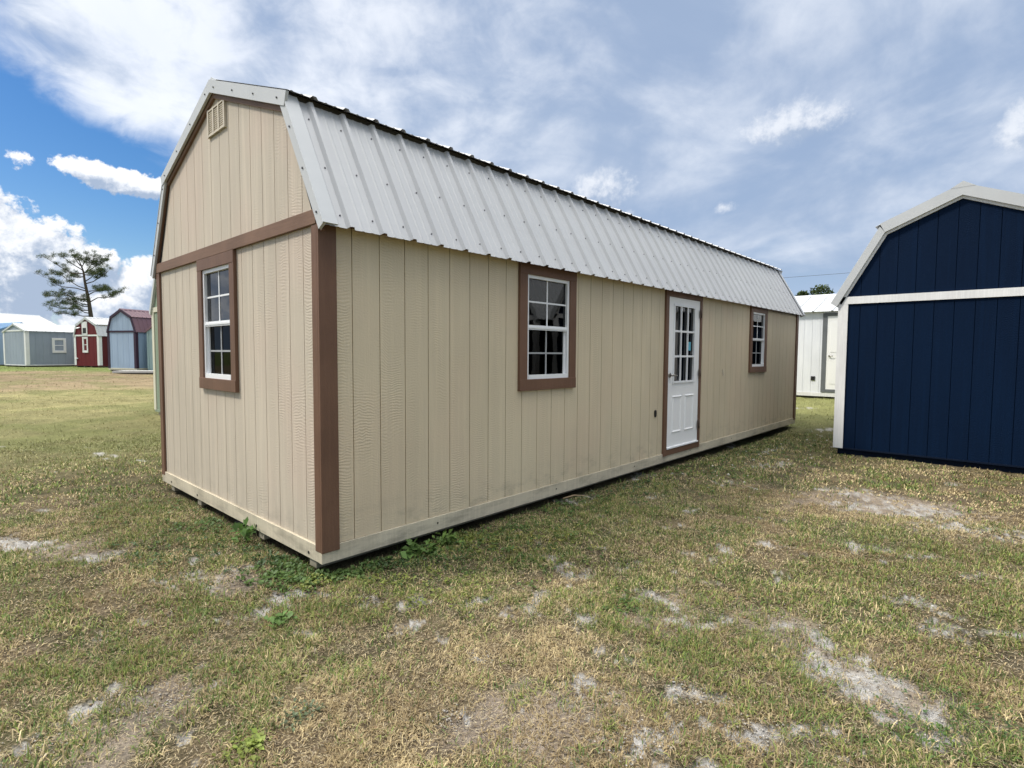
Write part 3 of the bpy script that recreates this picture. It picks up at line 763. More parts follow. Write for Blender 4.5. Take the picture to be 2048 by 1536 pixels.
# grey gable shed
a1 = R(63)
gs_ = simple_shed('grey_gable_shed', 'grey gable-roofed shed with white corner trim and one window on its long side', 'shed', (3.14, 43.33, 0.33), rz_from(math.cos(a1), math.sin(a1)), 3.0, 5.0, 2.22,
            [(-0.08, 2.20), (1.5, 2.70), (3.08, 2.20)], {'x': M['grey_x'], 'y': M['grey_y'], 'trim': M['white_trim'], 'roof': M['flash'], 'rim': M['white_trim']}, band=True, gs=0.4, rib=0.5, base=0.06, trimw=0.18)
window_unit(gs_, 'x', 1.51, 2.05, 0.95, 1.69, w=0.12, trimmat=M['white_trim'], simple=True, cols=2, depth=0.03)
# red barn
a2 = R(70)
rb_ = simple_shed('red_barn_shed', 'dark red barn-roofed shed with white trim and a window in its gable', 'shed', (6.28, 39.82, 0.33), rz_from(math.cos(a2), math.sin(a2)), 2.35, 4.5, 1.93,
            gambrel(2.35, 1.90, 0.22, 2.62, 3.08, 0.06), {'x': M['red_x'], 'y': M['red_y'], 'trim': M['white_trim'], 'roof': M['flash'], 'rim': M['red_y']}, gs=0.4, rib=0.25, base=0.06, trimw=0.17)
q = MB(); q.box(0.15, 4.4, 0.20, 0.26, 2.55, 2.66); q.build('fascia_board', M['wood'], rb_)
window_unit(rb_, 'y', 1.13, 1.44, 0.96, 1.76, w=0.10, trimmat=M['white_trim'], simple=True, depth=0.03)
q = MB(); q.box(-0.035, 0, 1.04, 1.54, 1.98, 2.84); rbt = q.build('loft_window', M['white_trim'], rb_)
q = MB(); q.box(-0.040, -0.034, 1.13, 1.44, 2.10, 2.44); q.build('pane', M['black'], rbt)
q = MB(); q.prism([(-0.16, 2.44), (-0.02, 2.50), (-0.02, 2.46), (-0.16, 2.40)], 1.70, 1.95, axis=1); q.build('flood_light', M['vinyl'], rb_)
q = MB(); q.box(-0.05, 0, 2.02, 2.22, 0.46, 0.52); q.build('cable_box', M['vinyl'], rb_)
# light blue barn
a3 = R(73)
lb_ = simple_shed('light_blue_barn_shed', 'light blue barn-roofed shed with plum trim and maroon metal roof', 'shed', (6.24, 31.09, 0.31), rz_from(math.cos(a3), math.sin(a3)), 1.98, 2.6, 2.00,
            gambrel(1.98, 1.98, 0.24, 2.78, 3.18, 0.05), {'x': M['lb_x'], 'y': M['lb_y'], 'trim': M['plum'], 'roof': M['maroon'], 'rake': M['plum'], 'rim': M['cream']}, gs=0.4, rib=0.25, base=0.09, trimw=0.13)
#pale green one beyond its right corner
pg_ = simple_shed('pale_green_shed', 'pale green shed with mauve roof edge just right of the light blue barn', 'shed', (7.86, 28.62, 0.27), rz_from(math.cos(R(75)), math.sin(R(75))), 2.5, 4.0, 2.15,
            [(-0.10, 2.1), (1.25, 2.95), (2.6, 2.1)], {'x': M['palegreen_x'], 'y': M['palegreen_y'], 'trim': M['palegreen_y'], 'roof': M['maroon']}, band=False, gs=0.4, rib=0.3, base=0.06)
# blue shed on the far left edge
bl_ = simple_shed('slate_blue_shed', 'slate blue shed with blue metal roof at the left edge beside the grey shed', 'shed', (0.9, 52.4, 0.30), math.atan2(-.9636, .2677), 3.0, 4.3, 2.35,
            [(-0.08, 2.33), (1.5, 2.95), (3.08, 2.33)], {'x': M['lb_x'], 'y': M['lb_y'], 'trim': M['grey_x'], 'roof': M['blueroof']}, band=False, gs=0.4, rib=0.5, base=0.06)
# long low metal building far behind on the left
lg_ = simple_shed('long_metal_building', 'long low building with pale metal roof far behind the grey shed', 'building', (-11.8, 69.8, 0.0), rz_from(math.cos(R(76)), math.sin(R(76))), 6.0, 25.0, 4.15,
            [(-0.4, 4.15), (3.0, 5.50), (6.4, 4.15)], {'x': M['white_x'], 'y': M['white_x'], 'trim': M['plum'], 'roof': M['flash'], 'rake': M['grey_trim']}, band=False, gs=0.9, rib=0.9, base=0.1, runners=False)
q = MB(); q.box(-0.3, 25.3, -0.46, -0.40, 3.95, 4.16); q.build('gutter', M['plum'], lg_)
sl = MB(); sl.box(-1.0, 1.2, -0.55, 0.55, -0.06, 0.05); slab = sl.build('concrete_slab', M['concrete'], None, bevel=0.01, label='pale concrete slab on the grass in front of the light blue barn', cat='slab')
slab.location = (6.15, 30.2, 0.25); slab.rotation_euler = (0, 0, rz_from(1, 0.15))

# ------------------------------------------------------------------ ground height and colour fields (numpy)
_T = RNG.random((256, 256))
def vn(x, y):
    xi = np.floor(x).astype(np.int64); yi = np.floor(y).astype(np.int64); fx = x-xi; fy = y-yi
    fx = fx*fx*(3-2*fx); fy = fy*fy*(3-2*fy)
    a = _T[xi & 255, yi & 255]; b = _T[(xi+1) & 255, yi & 255]; c = _T[xi & 255, (yi+1) & 255]; d = _T[(xi+1) & 255, (yi+1) & 255]
    return (a*(1-fx)+b*fx)*(1-fy) + (c*(1-fx)+d*fx)*fy
def fbm(x, y, s, o=4, seed=0.0, r=0.5):
    v = 0; a = 1; t = 0
    for k in range(o):
        v = v + a*vn(x*s+seed+k*17.3, y*s+seed*1.7+k*9.1); t += a; a *= r; s *= 2.03
    return v/t
def sst(a, b, x):
    t = np.clip((x-a)/(b-a), 0, 1); return t*t*(3-2*t)
def gbase(x, y):
    return -.06+.30*sst(14, 40, y)+.2*sst(9, 15, x)*(1-sst(8, 20, y))-.04*sst(4, 7, x)*(1-sst(8.5, 10, x))*(1-sst(0, 2, y))
def gz(x, y):
    near = 1-sst(14, 30, np.hypot(x, y))
    under = sst(-0.3, 0.15, np.minimum.reduce([x+0.1, GL+0.1-x, y+0.15, GW+0.15-y]))
    b = (fbm(x, y, 0.9, 3, 3.0)-0.5)*0.045 + (fbm(x, y, 5.0, 3, 8.0)-0.5)*0.022
    b = b*near*(1-0.7*under) - 0.03*under
    s = sandf(x, y); b = b - 0.006*s + (s*0.06+0.02)*(fbm(x, y, 14.0, 4, 5.0, .65)-0.5)*near
    return gbase(x, y) + b
# bare pale sand patches: x, y, half-length, half-width, angle(deg), strength
SAND = [(-.36, -.21, .17, .10, 20, 1), (-.52, .36, .12, .07, 60, .9), (-.35, .47, .08, .05, 0, .8), (-.88, 1.24, .16, .08, 120, .9), (-1.24, 2.05, .30, .10, 110, 1),
        (-1.24, -.55, .17, .06, 55, 1), (-1.42, -.68, .12, .08, 30, .8), (.97, -1.94, .18, .10, -40, 1), (1.08, -1.65, .12, .06, 10, .8),
        (1.0, -2.64, .36, .22, -118, .8), (.84, -2.88, .20, .14, -118, .8), (1.25, -2.38, .26, .20, -110, .5), (.33, -2.46, .11, .05, -60, 1), (.47, -2.62, .14, .04, -40, 1), (.06, -2.22, .08, .05, 0, .9),
        (4.6, -1.96, .42, .26, -60, .6), (4.25, -2.4, .55, .32, -60, .7), (3.95, -2.85, .5, .26, -60, .6), (2.05, -2.75, .14, .10, -50, .9), (.33, -.94, .10, .05, 20, .9),
        (.68, -1.18, .12, .06, 0, .85), (.12, -1.96, .07, .05, 0, .8), (.39, -2.22, .08, .04, -30, .8), (-.36, -1.62, .06, .045, 0, .9), (-.07, -2.16, .08, .05, -40, .9), (-1.06, -.70, .08, .04, 30, .6),
        (2.9, -1.0, .16, .06, -40, .7), (3.2, -.55, .10, .05, 0, .7), (2.0, -.9, .10, .05, 10, .5), (1.9, -1.7, .10, .06, 10, .6), (5.6, -.9, .5, .12, -10, .6), (6.8, -.5, .4, .1, 0, .6), (9.7, -.6, .5, .12, -50, .8),
        (12.4, .6, .6, .12, -45, .7), (-.05, -.55, .08, .05, 0, .6), (.0, -1.4, .07, .05, 0, .5), (.6, -1.55, .07, .05, 0, .6), (1.45, -1.3, .09, .05, 0, .5), (2.5, -1.9, .12, .07, -30, .6), (2.9, -2.6, .14, .07, -60, .6)]
def sandf(x, y):
    wx = x + (fbm(x, y, 7.0, 4, 21.0, .6)-0.5)*0.34; wy = y + (fbm(x, y, 7.0, 4, 33.0, .6)-0.5)*0.34
    s = np.zeros_like(x)
    for a, b, l, w_, ang, k in SAND:
        m_ = (np.abs(x-a) < 3*l+.3) & (np.abs(y-b) < 3*l+.3)
        if not m_.any(): continue
        t = math.radians(ang); u = (wx[m_]-a)*math.cos(t)+(wy[m_]-b)*math.sin(t); v = -(wx[m_]-a)*math.sin(t)+(wy[m_]-b)*math.cos(t)
        q = k*np.exp(-((u/l)**2+(v/w_)**2)*0.9); s[m_] = np.maximum(s[m_], q)
    rnd = fbm(x, y, 1.7, 4, 50.0, .6)
    s = np.maximum(s, sst(0.70, 0.78, rnd)*0.6*(1-sst(6, 9, np.hypot(x, y))))
    sp = fbm(x, y, 4.6, 4, 55.0, .6); near_ = (1-sst(4.0, 6.5, np.hypot(x-CAMP[0], y-CAMP[1])))*sst(-.5, .6, -y-.2*x)
    s = np.maximum(s, sst(0.66, 0.76, sp)*0.6*near_)
    s = s + (fbm(x, y, 15.0, 4, 70.0, .7)-0.54)*2.1*sst(0.03, 0.3, s)
    return sst(0.25, 0.68, s)
def tanf(x, y):
    w = 0
    for a, b, l, w_, ang in ((1.12, -2.52, .62, .30, -118), (4.3, -2.3, .95, .5, -62), (-1.0, 1.6, .5, .25, 120), (-.4, .35, .35, .2, 60), (-.1, -1.9, .5, .25, -40), (1.0, -1.8, .4, .22, 0), (-1.2, -.8, .4, .22, 50)):
        t = math.radians(ang); u = (x-a)*math.cos(t)+(y-b)*math.sin(t); v = -(x-a)*math.sin(t)+(y-b)*math.cos(t)
        w = np.maximum(w, np.exp(-(u/l)**2-(v/w_)**2))
    w = w + (fbm(x, y, 6.0, 4, 500.0, .6)-0.5)*1.1*sst(0.05, .4, w)
    return sst(0.30, 0.75, w)
# greenness
GREEN = [(-.47, 1.36, .5, .8), (.19, 4.94, 1.5, .8), (-.25, 3.2, .9, .5), (0.1, .2, .35, .8), (.77, -.12, .5, .9), (1.3, -.30, .5, .7), (2.5, -.2, .7, .9), (3.6, -.25, .8, .7), (.91, -1.59, .25, .8), (.78, -3.0, .35, .9),
         (1.7, -2.9, .4, .5), (-1.3, 1.0, .35, .7), (-1.5, .6, .3, .6), (-1.6, -.3, .35, .5), (-.3, -.75, .25, .4), (.2, -.6, .25, .5), (2.2, -1.5, .35, .5), (3.2, -3.0, .6, .5), (7.5, -.7, 1.4, .7), (11.6, .2, 1.2, .8), (5.0, -.6, .8, .6)]
def greenf(x, y):
    g_ = fbm(x, y, 1.3, 4, 90.0, .55); f_ = sst(0.40, 0.60, g_)*0.9
    g2 = fbm(x, y, 4.5, 3, 110.0); f_ = f_*0.65 + 0.55*sst(0.50, 0.72, g2)
    for a, b, r_, k in GREEN:
        d = np.hypot(x-a, y-b)/r_ + (g2-0.5)*1.2; f_ = np.maximum(f_, k*np.exp(-np.clip(d, 0, 9)**2))
    band = np.minimum(np.abs(y+0.45), 9)/0.55 + np.clip(-x, 0, 5) + np.clip(x-10, 0, 5) + (g2-0.5)*1.6
    f_ = np.maximum(f_, 0.8*np.exp(-np.clip(band, 0, 9)**2))
    band2 = np.abs(x+0.35)/0.45 + np.clip(-y, 0, 5) + np.clip(y-3.5, 0, 5) + (g2-0.5)*1.6
    f_ = np.maximum(f_, 0.7*np.exp(-np.clip(band2, 0, 9)**2))
    return np.clip(f_, 0, 1)
def farcol(x, y):
    """mown field colours: bands of brown and yellow-green running across"""
    t = y + 0.35*x + (fbm(x, y, 0.12, 3, 140.0)-0.5)*9.0
    n_ = fbm(x*0.25, y, 0.8, 4, 150.0)
    yel = np.array([0.290, 0.265, 0.125]); grn = np.array([0.165, 0.205, 0.065]); brn = np.array([0.275, 0.215, 0.130]); mixc = np.array([0.205, 0.195, 0.090])
    c = np.zeros(x.shape+(3,))
    def lay(wt, col): return wt[..., None]*col
    wy = sst(11, 13.5, t)*(1-sst(20, 24, t)); wb = sst(19, 24, t)*(1-sst(33, 37, t)); wg = sst(33, 37, t)
    wr = sst(3.0, 5.0, x)*(sst(8, 12, y))*(1-sst(26, 30, y))          # browner to the right
    c = lay(1-np.clip(wy+wb+wg, 0, 1), mixc) + lay(wy, yel) + lay(wb, brn*0.97) + lay(wg, grn)
    c = c*(1-0.6*wr[..., None]) + 0.6*wr[..., None]*brn
    # right hand strip behind the beige shed
    wR = (sst(9, 10.5, x)*(1-sst(5, 8, y)))[..., None]
    c = c*(1-wR) + wR*np.array([0.22, 0.225, 0.09])
    n2_ = fbm(x, y, 2.6, 4, 170.0, .6)
    c *= (0.45 + 0.5*n_ + 0.6*n2_)[..., None]
    gm = (sst(0.5, 0.66, fbm(x, y, 0.9, 4, 180.0))*0.5)[..., None]; c = c*(1-gm)+gm*np.array([0.15, 0.17, 0.06])
    return c

# ------------------------------------------------------------------ ground mesh, one sheet to the horizon
def make_ground():
    nr, na = 620, 1100
    rr = np.concatenate([[0.0], np.geomspace(0.25, 900.0, nr)])
    # finer angular steps in front of the camera
    a = np.linspace(0, 1, na, endpoint=False); cen = 0.743
    ang = cen + (a-0.5)*2*math.pi + 0.62*np.sin((a-0.5)*2*math.pi)*-1
    X = CAMP[0] + np.outer(rr[1:], np.cos(ang)); Y = CAMP[1] + np.outer(rr[1:], np.sin(ang))
    X = np.concatenate([[CAMP[0]], X.ravel()]); Y = np.concatenate([[CAMP[1]], Y.ravel()])
    Z = gz(X, Y)
    co = np.stack([X, Y, Z], 1).astype(np.float32)
    i = np.arange(nr-1)[:, None]; j = np.arange(na)[None, :]; j2 = (j+1) % na
    q = np.stack([1+i*na+j, 1+(i+1)*na+j, 1+(i+1)*na+j2, 1+i*na+j2], -1).reshape(-1, 4)
    t = np.stack([np.zeros(na, int), 1+np.arange(na), 1+(np.arange(na)+1) % na], 1)
    me = bpy.data.meshes.new('ground')
    me.vertices.add(len(co)); me.vertices.foreach_set('co', co.ravel())
    nl = len(q)*4+len(t)*3; me.loops.add(nl); me.loops.foreach_set('vertex_index', np.concatenate([q.ravel(), t.ravel()]).astype(np.int32))
    me.polygons.add(len(q)+len(t))
    me.polygons.foreach_set('loop_start', np.concatenate([np.arange(len(q))*4, len(q)*4+np.arange(len(t))*3]).astype(np.int32))
    me.polygons.foreach_set('use_smooth', np.ones(len(q)+len(t), bool))
    me.update(); me.validate()
    dist = np.hypot(X-CAMP[0], Y-CAMP[1])
    s = sandf(X, Y)*(1-sst(14, 22, dist)); gr = greenf(X, Y); fc = farcol(X, Y)
    tone = fbm(X, Y, 9.0, 4, 200.0, .6)
    thatch = np.array([0.180, 0.140, 0.088]); grn = np.array([0.075, 0.085, 0.036]); soil = np.array([0.140, 0.112, 0.085]); sand = np.array([0.49, 0.475, 0.45])
    soilw = sst(0.5, 0.7, fbm(X, Y, 3.1, 4, 230.0))*0.55
    c = thatch*(1-soilw)[:, None] + soil*soilw[:, None]
    c = c*(1-0.75*gr)[:, None] + grn*(0.75*gr)[:, None]
    c = c*(0.35+1.15*tone)[:, None]
    tf = (tanf(X, Y)*0.8)[:, None]; c = c*(1-tf)+np.array([0.34, 0.285, 0.235])*(0.5+0.9*tone)[:, None]*tf
    k = sst(7.0, 15.0, dist)[:, None]; k = np.maximum(k, (sst(3.5, 7.0, Y)*sst(6.0, 9.0, dist))[:, None])
    c = c*(1-k)+fc*k
    sv_ = sand*(0.45+0.95*fbm(X, Y, 24.0, 4, 250.0, .75))[:, None]
    c = c*(1-s)[:, None]+sv_*s[:, None]
    col = np.concatenate([c, np.ones((len(c), 1))], 1).astype(np.float32)
    at = me.color_attributes.new('tone', 'FLOAT_COLOR', 'POINT'); at.data.foreach_set('color', col.ravel())
    m_, qn, b, o = mat('ground_turf'); co_ = obj_co(qn)
    atn = qn.node('ShaderNodeAttribute', attribute_name='tone')
    n1_ = qn.noise(co_, 55.0, 4, 0.65); n2_ = qn.noise(co_, 9.0, 5, 0.65); n3_ = qn.noise(co_, 1.6, 4, 0.6)
    v_ = qn.m('ADD', qn.m('MULTIPLY', n1_, 0.75), qn.m('ADD', qn.m('MULTIPLY', n2_, 0.65), qn.m('MULTIPLY', n3_, 0.35)))
    shade = qn.lin(v_, 0.55, 1.2, 0.62, 1.38)
    q_ = qn.node('ShaderNodeVectorMath', operation='SCALE'); nt_ = m_.node_tree
    nt_.links.new(atn.outputs['Color'], q_.inputs[0]); nt_.links.new(shade, q_.inputs['Scale'])
    nt_.links.new(q_.outputs[0], b.inputs['Base Color'])
    b.inputs['Roughness'].default_value = 0.95; b.inputs['Specular IOR Level'].default_value = 0.1
    n5_ = qn.noise(co_, 130.0, 3, 0.7)
    set_bump(qn, b, qn.m('ADD', qn.m('ADD', n1_, qn.m('MULTIPLY', n5_, 0.5)), qn.m('MULTIPLY', n2_, 1.5)), 1.0, 0.03)
    me.materials.append(m_)
    o = bpy.data.objects.new('ground', me); COL.objects.link(o); tag(o, kind='structure')
make_ground()

# ------------------------------------------------------------------ vegetation meshes from numpy
def veg_mat(name, rough=0.6, trans=0.3):
    m_, q, b, o = mat(name); a = q.node('ShaderNodeAttribute', attribute_name='tone')
    t = m_.node_tree; t.links.new(a.outputs['Color'], b.inputs['Base Color']); b.inputs['Roughness'].default_value = rough; b.inputs['Specular IOR Level'].default_value = 0.25
    tr = q.node('ShaderNodeBsdfTranslucent'); t.links.new(a.outputs['Color'], tr.inputs[0]); mx = q.node('ShaderNodeMixShader'); mx.inputs[0].default_value = trans
    t.links.new(b.outputs[0], mx.inputs[1]); t.links.new(tr.outputs[0], mx.inputs[2]); t.links.new(mx.outputs[0], o.inputs[0])
    return m_
VEG = veg_mat('grass_blades', 0.6, 0.25); LEAF = veg_mat('broad_leaves', 0.5, 0.3); NEEDLE = veg_mat('pine_needles', 0.6, 0.1)
def tri_mesh(name, co, tri, col, material, parent=None, **kw):
    """co (n,3), tri (m,3), col (n,3)"""
    me = bpy.data.meshes.new(name)
    me.vertices.add(len(co)); me.vertices.foreach_set('co', co.astype(np.float32).ravel())
    me.loops.add(tri.size); me.loops.foreach_set('vertex_index', tri.astype(np.int32).ravel())
    me.polygons.add(len(tri)); me.polygons.foreach_set('loop_start', (np.arange(len(tri))*3).astype(np.int32))
    me.update(); me.validate()
    at = me.color_attributes.new('tone', 'FLOAT_COLOR', 'POINT')
    at.data.foreach_set('color', np.concatenate([col, np.ones((len(col), 1))], 1).astype(np.float32).ravel())
    me.materials.append(material); o = bpy.data.objects.new(name, me); COL.objects.link(o)
    if parent: o.parent = parent
    return tag(o, **kw)
FOOT = [(-0.02, GL, -0.02, GW), (7.17, 13.2, -3.84, -1.23), (1.78, 9.8, 7.3, 10.5), (15.0, 18.0, -3.8, 5.2)]
def blocked(x, y):
    b = np.zeros(x.shape, bool)
    for a, c, d, e in FOOT: b |= (x > a+0.02) & (x < c) & (y > d+0.02) & (y < e)
    return b
def scatter(n_t, r0, r1, half=1.05):
    a = 0.743 + RNG.uniform(-half, half, n_t); r = np.sqrt(RNG.uniform(r0*r0, r1*r1, n_t))
    return CAMP[0]+r*np.cos(a), CAMP[1]+r*np.sin(a)
def blades(n_tuft, per, r0, r1, hmin, hmax, width, spread, half=1.05):
    tx, ty = scatter(n_tuft, r0, r1, half)
    clump = fbm(tx, ty, 6.0, 3, 300.0)
    s = sandf(tx, ty); bare = sst(0.56, 0.70, fbm(tx, ty, 2.3, 4, 400.0, .6))
    keep = (RNG.random(n_tuft) > s*0.9) & (RNG.random(n_tuft) < (0.22+1.3*sst(0.35, 0.65, clump))*(1-0.42*bare)*(1-0.6*tanf(tx, ty))) & ~blocked(tx, ty)
    tx, ty, clump = tx[keep], ty[keep], clump[keep]
    gr = greenf(tx, ty)
    dist = np.hypot(tx-CAMP[0], ty-CAMP[1])
    far = np.clip(np.maximum(sst(7.0, 15.0, dist), sst(3.5, 7.0, ty)*sst(6.0, 9.0, dist)), 0, 1)
    isg = RNG.random(len(tx)) < np.clip(gr*0.95+0.03, 0, 0.92)
    tall = 0.75+0.7*isg*RNG.random(len(tx))
    fcol = farcol(tx, ty)*1.25
    rep = lambda v: np.repeat(v, per, axis=0)
    N_ = len(tx)*per
    x = rep(tx)+RNG.normal(0, spread, N_); y = rep(ty)+RNG.normal(0, spread, N_)
    ig = rep(isg); h = RNG.uniform(hmin, hmax, N_)*rep(tall)
    az = RNG.uniform(0, 2*math.pi, N_)
    lean = np.where(ig, RNG.uniform(0.25, 1.25, N_), RNG.uniform(0.5, 1.45, N_))
    flatb = RNG.random(N_) < 0.38; lean = np.where(flatb, RNG.uniform(1.2, 1.5, N_), lean)
    wd = width*RNG.uniform(0.6, 1.3, N_)
    z = gz(x, y)-0.003
    dx_, dy_ = np.cos(az), np.sin(az); px, py = -dy_, dx_
    l1 = h*0.5; z1 = l1*np.cos(lean*0.6); e1 = l1*np.sin(lean*0.6)
    z2 = z1 + l1*np.cos(lean*1.25); e2 = e1 + l1*np.sin(lean*1.25)
    z2 = np.maximum(z2, 0.004+RNG.random(N_)*0.012)
    P = np.empty((N_, 5, 3))
    P[:, 0] = np.stack([x-px*wd/2, y-py*wd/2, z], 1); P[:, 1] = np.stack([x+px*wd/2, y+py*wd/2, z], 1)
    P[:, 2] = np.stack([x+dx_*e1-px*wd*.45, y+dy_*e1-py*wd*.45, z+z1], 1); P[:, 3] = np.stack([x+dx_*e1+px*wd*.45, y+dy_*e1+py*wd*.45, z+z1], 1)
    P[:, 4] = np.stack([x+dx_*e2, y+dy_*e2, z+z2], 1)
    b = np.arange(N_)[:, None]*5
    T = np.concatenate([b+np.array([0, 1, 3]), b+np.array([0, 3, 2]), b+np.array([2, 3, 4])], 1).reshape(-1, 3)
    straw = np.array([0.58, 0.485, 0.275]); straw2 = np.array([0.29, 0.215, 0.115]); g1 = np.array([0.150, 0.205, 0.050]); g2 = np.array([0.285, 0.300, 0.085]); g3 = np.array([0.080, 0.135, 0.040])
    u = RNG.random((N_, 1)); v = rep(RNG.random((len(tx), 1)))
    ps = rep(sst(0.42, 0.62, fbm(tx, ty, 2.0, 3, 600.0)))[:, None]; cs = (straw*(1-u)+straw2*u)*(1-0.38*ps*np.array([.92, 1, 1.08]))
    cg = np.where(v < 0.4, g1*(1-u)+g2*u, g3*(1-u)+g1*u)
    mixd = RNG.random(N_) < 0.30
    c = np.where((ig & ~mixd)[:, None], cg, cs)
    k = rep(far)[:, None]*0.88
    c = c*(1-k) + rep(fcol)*k
    c = c*RNG.uniform(0.65, 1.45, (N_, 1))
    return P.reshape(-1, 3), T, np.repeat(c, 5, axis=0)
def merge(L_):
    co, tr, cl, o_ = [], [], [], 0
    for a, b, c in L_: co.append(a); tr.append(b+o_); cl.append(c); o_ += len(a)
    return np.concatenate(co), np.concatenate(tr), np.concatenate(cl)
G_ = [blades(25000, 11, 0.9, 3.1, 0.015, 0.050, 0.0036, 0.022), blades(54000, 8, 3.1, 6.0, 0.016, 0.048, 0.0044, 0.028),
      blades(40000, 5, 6.0, 11.0, 0.025, 0.055, 0.009, 0.035), blades(26000, 4, 11.0, 24.0, 0.025, 0.05, 0.012, 0.06), blades(16000, 3, 24.0, 48.0, 0.03, 0.055, 0.03, 0.15)]
def scraps(n_, r0, r1, ln, wd):
    x, y = scatter(n_, r0, r1); k = ~blocked(x, y) & (RNG.random(n_) > 0.55*sandf(x, y)); x, y = x[k], y[k]; n_ = len(x)
    a = RNG.uniform(0, 6.28, n_); l = ln*RNG.uniform(.4, 1.2, n_); w_ = wd*RNG.uniform(.6, 1.3, n_); z = gz(x, y)+RNG.uniform(.002, .010, n_); t = RNG.uniform(-.3, .3, n_)
    P = np.empty((n_, 3, 3)); P[:, 0] = np.stack([x-np.sin(a)*w_, y+np.cos(a)*w_, z], 1); P[:, 1] = np.stack([x+np.sin(a)*w_, y-np.cos(a)*w_, z], 1)
    P[:, 2] = np.stack([x+np.cos(a)*l, y+np.sin(a)*l, z+np.abs(t)*l], 1)
    c = np.array([(.50, .42, .26), (.30, .23, .14), (.16, .12, .08), (.42, .36, .25)])[RNG.integers(0, 4, n_)]*RNG.uniform(.75, 1.2, (n_, 1))
    return P.reshape(-1, 3), np.arange(n_*3).reshape(-1, 3), np.repeat(c, 3, axis=0)
G_ += [scraps(90000, .9, 3.2, .024, .0013), scraps(110000, 3.2, 6.5, .028, .0022)]
tri_mesh('grass', *merge(G_), VEG, label='patchy short grass, part dry straw and part green, over sandy soil', cat='grass', kind='stuff')

# leafy weeds: clusters of small pointed leaves
def leaves(cx, cy, cz, n_, rad, hgt, ll, base, flat=0.5):
    x = cx+RNG.normal(0, rad, n_); y = cy+RNG.normal(0, rad, n_); z = cz+RNG.random(n_)*hgt
    az = RNG.uniform(0, 2*math.pi, n_); pit = RNG.uniform(-0.1, flat*1.6, n_); l = ll*RNG.uniform(0.6, 1.25, n_); w_ = l*RNG.uniform(0.22, 0.36, n_)
    d = np.stack([np.cos(az)*np.cos(pit), np.sin(az)*np.cos(pit), np.sin(pit)], 1); s = np.stack([-np.sin(az), np.cos(az), RNG.uniform(-.5, .5, n_)], 1)
    o = np.stack([x, y, z], 1); P = np.empty((n_, 4, 3))
    P[:, 0] = o; P[:, 1] = o+d*(l*0.5)[:, None]+s*w_[:, None]+np.array([0, 0, 1])*(l*0.08)[:, None]; P[:, 2] = o+d*l[:, None]-np.array([0, 0, 1])*(l*0.12)[:, None]; P[:, 3] = o+d*(l*0.5)[:, None]-s*w_[:, None]+np.array([0, 0, 1])*(l*0.08)[:, None]
    b = np.arange(n_)[:, None]*4; T = np.concatenate([b+np.array([0, 1, 2]), b+np.array([0, 2, 3])], 1).reshape(-1, 3)
    c = np.array(base)*RNG.uniform(0.7, 1.35, (n_, 1)); return P.reshape(-1, 3), T, np.repeat(c, 4, axis=0)
def patch_leaves(items):
    out_ = []
    for x, y, r_, n_, ll, col_ in items:
        px = x+RNG.normal(0, r_, n_); py = y+RNG.normal(0, r_*0.8, n_)
        ok = ~blocked(px, py); px, py = px[ok], py[ok]
        for k in range(len(px)):
            pass
        n2_ = len(px)*7
        qx = np.repeat(px, 7)+RNG.normal(0, 0.014, n2_); qy = np.repeat(py, 7)+RNG.normal(0, 0.014, n2_)
        lv = leaves(qx, qy, gz(qx, qy)+0.002, n2_, 0.0001, 0.022, ll, col_); out_.append(lv)
    return merge(out_)
gA, gB, gC = (0.075, 0.130, 0.034), (0.17, 0.20, 0.045), (0.055, 0.098, 0.034)
W_IT = [(.80, -.14, .16, 60, .034, gA), (1.0, -.22, .14, 50, .03, gB), (1.28, -.32, .22, 60, .026, gA), (.12, -.10, .10, 45, .034, gA), (-.06, .16, .15, 110, .032, gA), (-.02, .42, .14, 80, .03, gC), (-.16, .05, .10, 50, .03, gA), (.45, -.14, .12, 50, .03, gC), (-.15, 1.55, .2, 80, .028, gA),
        (-.10, -.06, .08, 26, .03, gB), (.35, -.72, .22, 60, .022, gB), (.15, -.42, .14, 40, .022, gB), (1.0, -.75, .3, 70, .022, gA), (.5, -.35, .2, 50, .022, gC), (1.7, -.4, .3, 70, .024, gA), (2.4, -.18, .3, 110, .028, gA), (3.2, -.22, .35, 90, .028, gC),
        (1.6, -.95, .3, 60, .02, gB), (.1, 1.1, .12, 30, .03, gA), (-.12, .8, .16, 50, .025, gC), (-.2, 2.3, .3, 60, .025, gA), (.75, -3.0, .16, 60, .017, gA), (.95, -3.05, .16, 30, .016, gC), (-.95, -1.22, .04, 14, .022, gB), (-.74, -1.18, .05, 16, .02, (.10, .13, .07)),
        (4.6, -.2, .5, 90, .03, gA), (6.3, -.25, .6, 90, .03, gC), (8.0, -.5, .7, 90, .035, gA), (-.55, 1.1, .2, 50, .024, gC), (2.2, -1.45, .2, 30, .02, gA), (.9, -1.6, .1, 24, .022, gA), (1.35, -.62, .18, 40, .02, (.26, .25, .06))]
tri_mesh('broadleaf_ground_cover', *patch_leaves(W_IT), LEAF, label='low broad-leaved green weeds growing along the foot of the beige shed', cat='weeds', kind='stuff')
